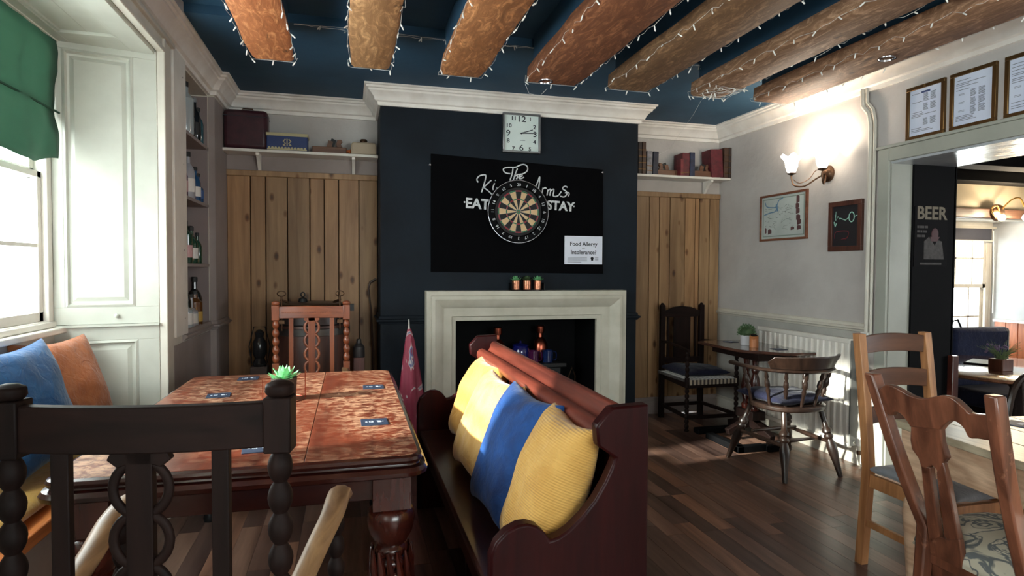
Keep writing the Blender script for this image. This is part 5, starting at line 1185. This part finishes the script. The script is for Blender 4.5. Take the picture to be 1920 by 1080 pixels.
for an in (.2,):
    cx, cy = math.cos(an)*R1, math.sin(an)*R1-.08; MB().box(R1*.95,R1*1.15,-.1,-.04,1.03,1.08).build('hinge_bracket', IRON, ch)
ln = thing('old_lantern', 'dark storm lantern on a pale block at the left of the churn', 'lantern', (P(487,690,y=5.0).x,5.0,0))
MB().box(-.06,.06,-.06,.06,0,.6).build('post', paint('pale_block', (110,96,92), .6), ln, bevel=.004); MB().lathe([(.045,.6),(.05,.62),(.035,.66),(.05,.7),(.05,.78),(.03,.82),(.035,.86),(.01,.88)], n=18).build('lamp', paint('dark_glass', (46,46,48), .2, bs=0), ln)
MB().tube([(-.055,0,.62),(-.075,0,.75),(-.04,0,.9),(.04,0,.9),(.075,0,.75),(.055,0,.62)], .004).build('handle', IRON, ln)
cs = thing('candle_post', 'reddish wooden post with a grey cap right of the churn', 'post', (P(673,690,y=4.9).x,4.9,0))
MB().box(-.042,.042,-.042,.042,0,.66).build('post', wood('post_wood', (92,60,56), (120,82,76)), cs, bevel=.003); MB().lathe([(.043,.66),(.045,.67),(.043,.74),(.02,.77),(.018,.8)], n=18).build('cap', paint('zinc', (86,84,86), .4, metal=.5), cs)
wk = thing('walking_stick', 'thin dark curved walking stick leaning in the left alcove corner', 'walking stick', (.16,5.12,0))
a = [P(u,v,y=5.14)-wk.location for u, v in ((706,523),(694,530),(691,540),(693,560),(696,585),(697,620),(700,660))]
MB().tube([Vector((p.x,p.y,p.z)) for p in a]+[Vector((.02,-.02,.0))], [.011,.01,.007,.007,.009,.009,.009,.008], 8).build('shaft', wood('stick_wood', (52,36,28), (76,52,40)), wk)
cn = thing('furled_parasol', 'furled claret patterned umbrella with a pale tip left of the fireplace', 'umbrella', (P(772,760,y=4.3).x,4.3,0))
PAR, n_, l_, b_ = new_mat('claret_print'); v = coords(n_, l_, (1,1,.6), False); f1 = nz(n_, l_, v, 11, 2, .8); l_.new(ramp(n_, l_, f1, [(.42, s2l((128,34,58))), (.58, s2l((140,40,66))), (.60, s2l((190,176,170))), (.66, s2l((60,70,120))), (.70, s2l((120,30,52)))]), b_.inputs['Base Color']); b_.inputs['Roughness'].default_value = .6
q = MB(); N = 24; rings = [(.012,.93),(.03,.85),(.05,.72),(.07,.55),(.085,.4),(.085,.25),(.06,.12),(.03,.08)]; vs = []
for i, (r_, z) in enumerate(rings):
    for j in range(N): a = 2*PI*j/N; rr = r_*(1+.16*math.cos(a*5+i*.35)); vs.append((rr*math.cos(a)+.025*(1-z)-.02, rr*math.sin(a), z))
q.add(vs, [(i*N+j, (i+1)*N+j, (i+1)*N+(j+1)%N, i*N+(j+1)%N) for i in range(len(rings)-1) for j in range(N)]+[tuple(range(N)), tuple(range(7*N,8*N))[::-1]]); q.build('canopy', PAR, cn, smooth=70)
MB().lathe([(.01,.92),(.006,.95),(.004,.99),(.001,1.0)], (-.02,0,0), 10).build('tip', paint('tip_grey', (190,186,180), .4), cn); MB().lathe([(.012,0),(.01,.12)], n=10).build('shaft', DARKW, cn)

# ================================================================ SECOND ROOM
Z2 = -.15
struct(MB().box(3.94, 7.4, -.6, 5.6, Z2-.1, Z2).build('floor_room_two', FLOORM)); struct(MB().box(3.9, 7.4, -.6, 5.0, 2.33, 2.45).box(3.9,7.4,5.03,5.7,1.9,2.45).build('ceiling_room_two', WHITE))
GR2 = paint('beige_wall', (168,158,138), .7)
struct(MB().box(3.94, 7.4, 4.985, 5.025, 1.9, 2.332).box(3.94, 5.9, 5.0, 5.6, Z2, 1.9).box(5.9,6.12,5.38,5.6,Z2,1.9).build('wall_far', GR2))
struct(MB().box(6.1, 7.2, 5.38, 5.6, Z2, .5).box(6.1,6.3,5.38,5.6,.5,1.9).box(7.02,7.2,5.38,5.6,.5,1.9).box(6.3,7.02,5.38,5.6,1.86,1.9).build('wall_window_recess', WHITE))
struct(MB().box(7.05, 7.4, 1.4, 5.6, Z2, 2.4).box(7.05,7.4,-.6,-.2,Z2,2.4).box(7.05,7.4,-.2,1.4,Z2,.9).box(7.05,7.4,-.2,1.4,1.9,2.4).build('wall_far_right', paint('room_two_white', (176,180,186), .7)))  # opening between the near pieces is unseen, added to light the far room
struct(MB().box(3.94, 7.3, -.75, -.6, Z2, 2.45).build('wall_near', GR2))
w2 = sash_window('window_2', 5.42, 6.3, 7.02, .5, 1.86, [6.54,6.78], [.84,1.5], WHITE, axis='y', depth=.04)
bl2 = thing('roller_blind', 'dark grey roller blind at the top of the far room window', 'blind', (6.7,5.34,1.83)); MB().box(-.38,.28,-.004,.004,-.13,0).build('fabric', paint('grey_blind', (74,76,88), .8), bl2); MB().box(-.3,.3,-.01,.01,-.14,-.128).build('bottom_bar', WHITE, bl2); MB().box(-.32,.34,-.012,.012,0,.025).build('head_rail', CREAM, bl2)
MB().tube([(.31,0,-.02),(.33,0,-.5),(.33,0,-.95)], .006, 6).build('cord', WPLAS, bl2)
pn = thing('pine_panelling', 'orange pine dado panelling in the far room below the white wall', 'panelling', (7.05,4.6,Z2)); 
for k in range(9): MB().box(-.02,0,.72-.13*(k+1)+.003,.72-.13*k-.003,0,.94).build('plank', wood('orange_panel', (150,80,48), (178,106,68), 'z', .45) if k == 0 else bpy.data.materials['orange_panel'], pn, bevel=.003)
MB().box(-.04,0,-.45,.72,.94,.965).build('cap_rail', WHITE, pn)
for k, yb in enumerate((4.6,3.9,3.2,2.5)):
    tag(MB().box(3.95,7.05,yb,yb+.2,2.22,2.33).build('ceiling_beam', BLACKP, bevel=.006), ['black ceiling beam in the far room nearest its back wall','second black ceiling beam in the far room from its back wall','third black ceiling beam in the far room from its back wall','fourth black ceiling beam in the far room from its back wall'][k], 'beam', 'black beams in the far room')
tag(MB().box(3.95,7.05,4.9,4.983,1.9,2.0).build('lintel_beam', wood('dark_lintel', (52,34,26), (80,52,38), 'x', .4), bevel=.01), 'rough dark timber lintel over the far room window', 'beam')
lt = thing('brass_spot_light', 'brass curved-arm light with glowing bulbs on the far room lintel', 'wall light', (P(1868,408,y=4.9).x,4.9,1.96))
MB().lathe([(.09,0),(.08,.03),(.03,.05)], (0,0,0), 18, (0,-1,0)).build('wall_plate', BRONZE, lt)
MB().tube(smooth_pts([(0,-.03,0),(-.1,-.08,.06),(-.2,-.1,.02),(-.16,-.1,-.04)]), .008).tube(smooth_pts([(0,-.03,0),(.1,-.06,.12),(.2,-.08,.15),(.24,-.1,.06)]), .008).build('arm', BRASS, lt)
WB = emit('warm_bulb', (1,.78,.45), 12)
for x, z in ((-.06,-.06),(.27,-.05)): MB().sphere((x,-.1,z), .035).build('bulb', WB, lt)
l = bpy.data.lights.new('bulb_light', 'POINT'); l.energy = 6; l.color = (1,.8,.55); l.shadow_soft_size = .05; lo = bpy.data.objects.new('bulb_light', l); COL.objects.link(lo); lo.parent = lt; lo.location = (.02,-.22,-.05)
t2 = thing('round_table', 'glossy round wooden table seen through the opening', 'table', (5.0,3.6,Z2))
MB().lathe([(.72,.72),(.735,.73),(.735,.745),(.72,.752),(.001,.752)], n=48).build('top', wood('gloss_table', (92,60,44), (128,88,66), 'x', .1, coat=.8), t2, smooth=40)
MB().lathe([(.2,0),(.18,.03),(.05,.08),(.06,.3),(.04,.6),(.12,.72)], n=18).build('pedestal', DARKW, t2)
TT = Z2+.752
hp = thing('herb_pot', 'feathery herb in a brown wooden pot on the far room table', 'plant', (P(1876,695,z=TT).x,P(1876,695,z=TT).y,TT))
MB().box(-.055,.055,-.055,.055,0,.09).build('pot', wood('pot_wood', (72,40,28), (98,58,42)), hp, bevel=.006)
q = MB(); r = random.Random(2)
for _ in range(60):
    a = r.uniform(0, 2*PI); l_ = r.uniform(.1,.2); d_ = Vector((math.cos(a)*.8, math.sin(a)*.8, r.uniform(.4,1.2))).normalized(); b0 = Vector((r.uniform(-.03,.03), r.uniform(-.03,.03), .09)); q.tube([b0, b0+d_*l_*.5, b0+d_*l_+Vector((0,0,-.02))], [.002,.002,.0008], 4)
f_ = q.build('foliage', paint('herb_green', (120,140,96), .7), hp); f_['kind'] = 'stuff'
q = MB()
for _ in range(16): a = r.uniform(1.5,4.5); q.sphere((math.cos(a)*r.uniform(.06,.12), math.sin(a)*.08, r.uniform(.13,.2)), .009, 6)
f_ = q.build('flowers', paint('herb_purple', (120,100,130), .7), hp); f_['kind'] = 'stuff'
mn = thing('menu_folder', 'dark menu folder lying on the far room table', 'menu', (P(1845,681,z=TT).x,P(1845,681,z=TT).y,TT), .5); MB().box(-.16,.16,-.11,.11,0,.012).build('cover', BLACKP, mn, bevel=.003); MB().box(-.15,.15,-.1,.1,.012,.014).build('sheet', paint('sheet_grey', (120,130,134), .4), mn)
c2 = thing('far_room_chair', 'dark wooden chair post and rails at the round table in the far room', 'chair', (P(1787,700,y=3.25).x,3.46,Z2), PI/2)
for s in (-1,1): MB().box(s*.2-.03,s*.2+.03,-.025,.025,0,.93).build('back_post', MAHOG, c2, bevel=.005); MB().box(s*.2-.02,s*.2+.02,-.44,-.4,0,.45).build('front_leg', WINDS, c2)
MB().box(-.2,.2,-.42,.0,.43,.47).build('seat', WINDS, c2, bevel=.005); MB().box(-.17,.17,-.012,.012,.5,.56).build('rail', WINDS, c2)
bn = thing('blue_bench', 'navy upholstered bench back beyond the round table in the far room', 'bench', (P(1838,660,y=4.45).x,4.45,Z2))
MB().box(-.38,.3,-.06,.06,.42,.98).build('back', cloth('bench_navy', (36,48,84), (24,34,66)), bn, bevel=.04); MB().box(-.38,.3,-.5,.0,.3,.45).build('seat', NAVC, bn, bevel=.03); MB().box(-.36,.28,-.46,.04,0,.3).build('base', DARKW, bn)
MB().tube([(-.36,0,.98),(-.34,0,1.04),(-.28,0,1.05),(-.24,0,.98)], .01).build('handle', IRON, bn)
rc = thing('curved_chair', 'curved wooden chair back at the right edge in the far room', 'chair', (P(1908,740,y=2.75).x+.12,2.75,Z2))
MB().tube(smooth_pts([(-.2,0,.45),(-.19,0,.65),(-.15,0,.8),(-.06,0,.88),(.06,0,.88),(.15,0,.8),(.19,0,.65),(.2,0,.45)]), .018, 8).build('hoop_back', WINDS, rc)
MB().lathe([(.2,.43),(.21,.44),(.21,.465),(.19,.47)], (0,-.16,0), 24).build('seat', WINDS, rc)
for x, y in ((-.14,-.02),(.14,-.02),(-.13,-.3),(.13,-.3)): MB().tube([(x,y,.43),(x*1.25,y+(.03 if y > -.1 else -.03),0)], .016, 8).build('leg', WINDS, rc)
for x in (-.08,0,.08): MB().tube([(x,-.02,.46),(x,0,.86)], .008, 6).build('spindle', WINDS, rc)
# beer poster on the black side of the opening
bpz = thing('beer_poster', 'dark poster headed BEER on the black side of the opening', 'poster', (P(1745,444,y=3.27).x,3.268,1.58)); a = P(1715,390,y=3.27); b_ = P(1774,503,y=3.27); hw, hh = (b_.x-a.x)/2, (a.z-b_.z)/2
PSK = paint('poster_pink', (70,34,38), .6, bs=0); PWH = paint('poster_grey', (70,66,64), .7, (48,44,44), 30, bs=0); PBG = paint('poster_bg', (14,13,15), .7, bs=0, spec=.1); PCR = paint('poster_cream', (112,102,84), .6, bs=0)
MB().box(-hw,hw,-.002,.002,-hh,hh).build('sheet', PBG, bpz)
text('BEER', .118, PCR, 'lettering', bpz, facing_back(0,-.003,hh-.045,0), .0003, .003, .98)
for i, s_ in enumerate(((.02,.045,.03),(.025,.02,.04),(.04,.035))):
    q = MB(); x = -hw+.02
    for w_ in s_: q.box(x, x+w_*.8, -.0032, -.002, hh-.142-.03*i, hh-.126-.03*i); x += w_*.8+.006
    q.build('small_print', PWH, bpz)['kind'] = 'stuff'
q = MB().sphere((.03,-.003,.02), .03, 14, (1,.06,1.3)).ext([(-.01,.0),(.07,0),(.05,-.03),(.0,-.03)],'y',-.004,-.002); q.build('printed_head', PSK, bpz)
MB().ext([(-.06,-.03),(-.02,.0),(0,-.02),(.03,-.06),(.05,-.02),(.09,-.03),(.11,-.15),(-.06,-.15)],'y',-.0035,-.002).build('printed_shirt', PWH, bpz)
MB().box(-.09,.09,-.0032,-.002,-hh+.012,-hh+.026).build('small_print', PWH, bpz)
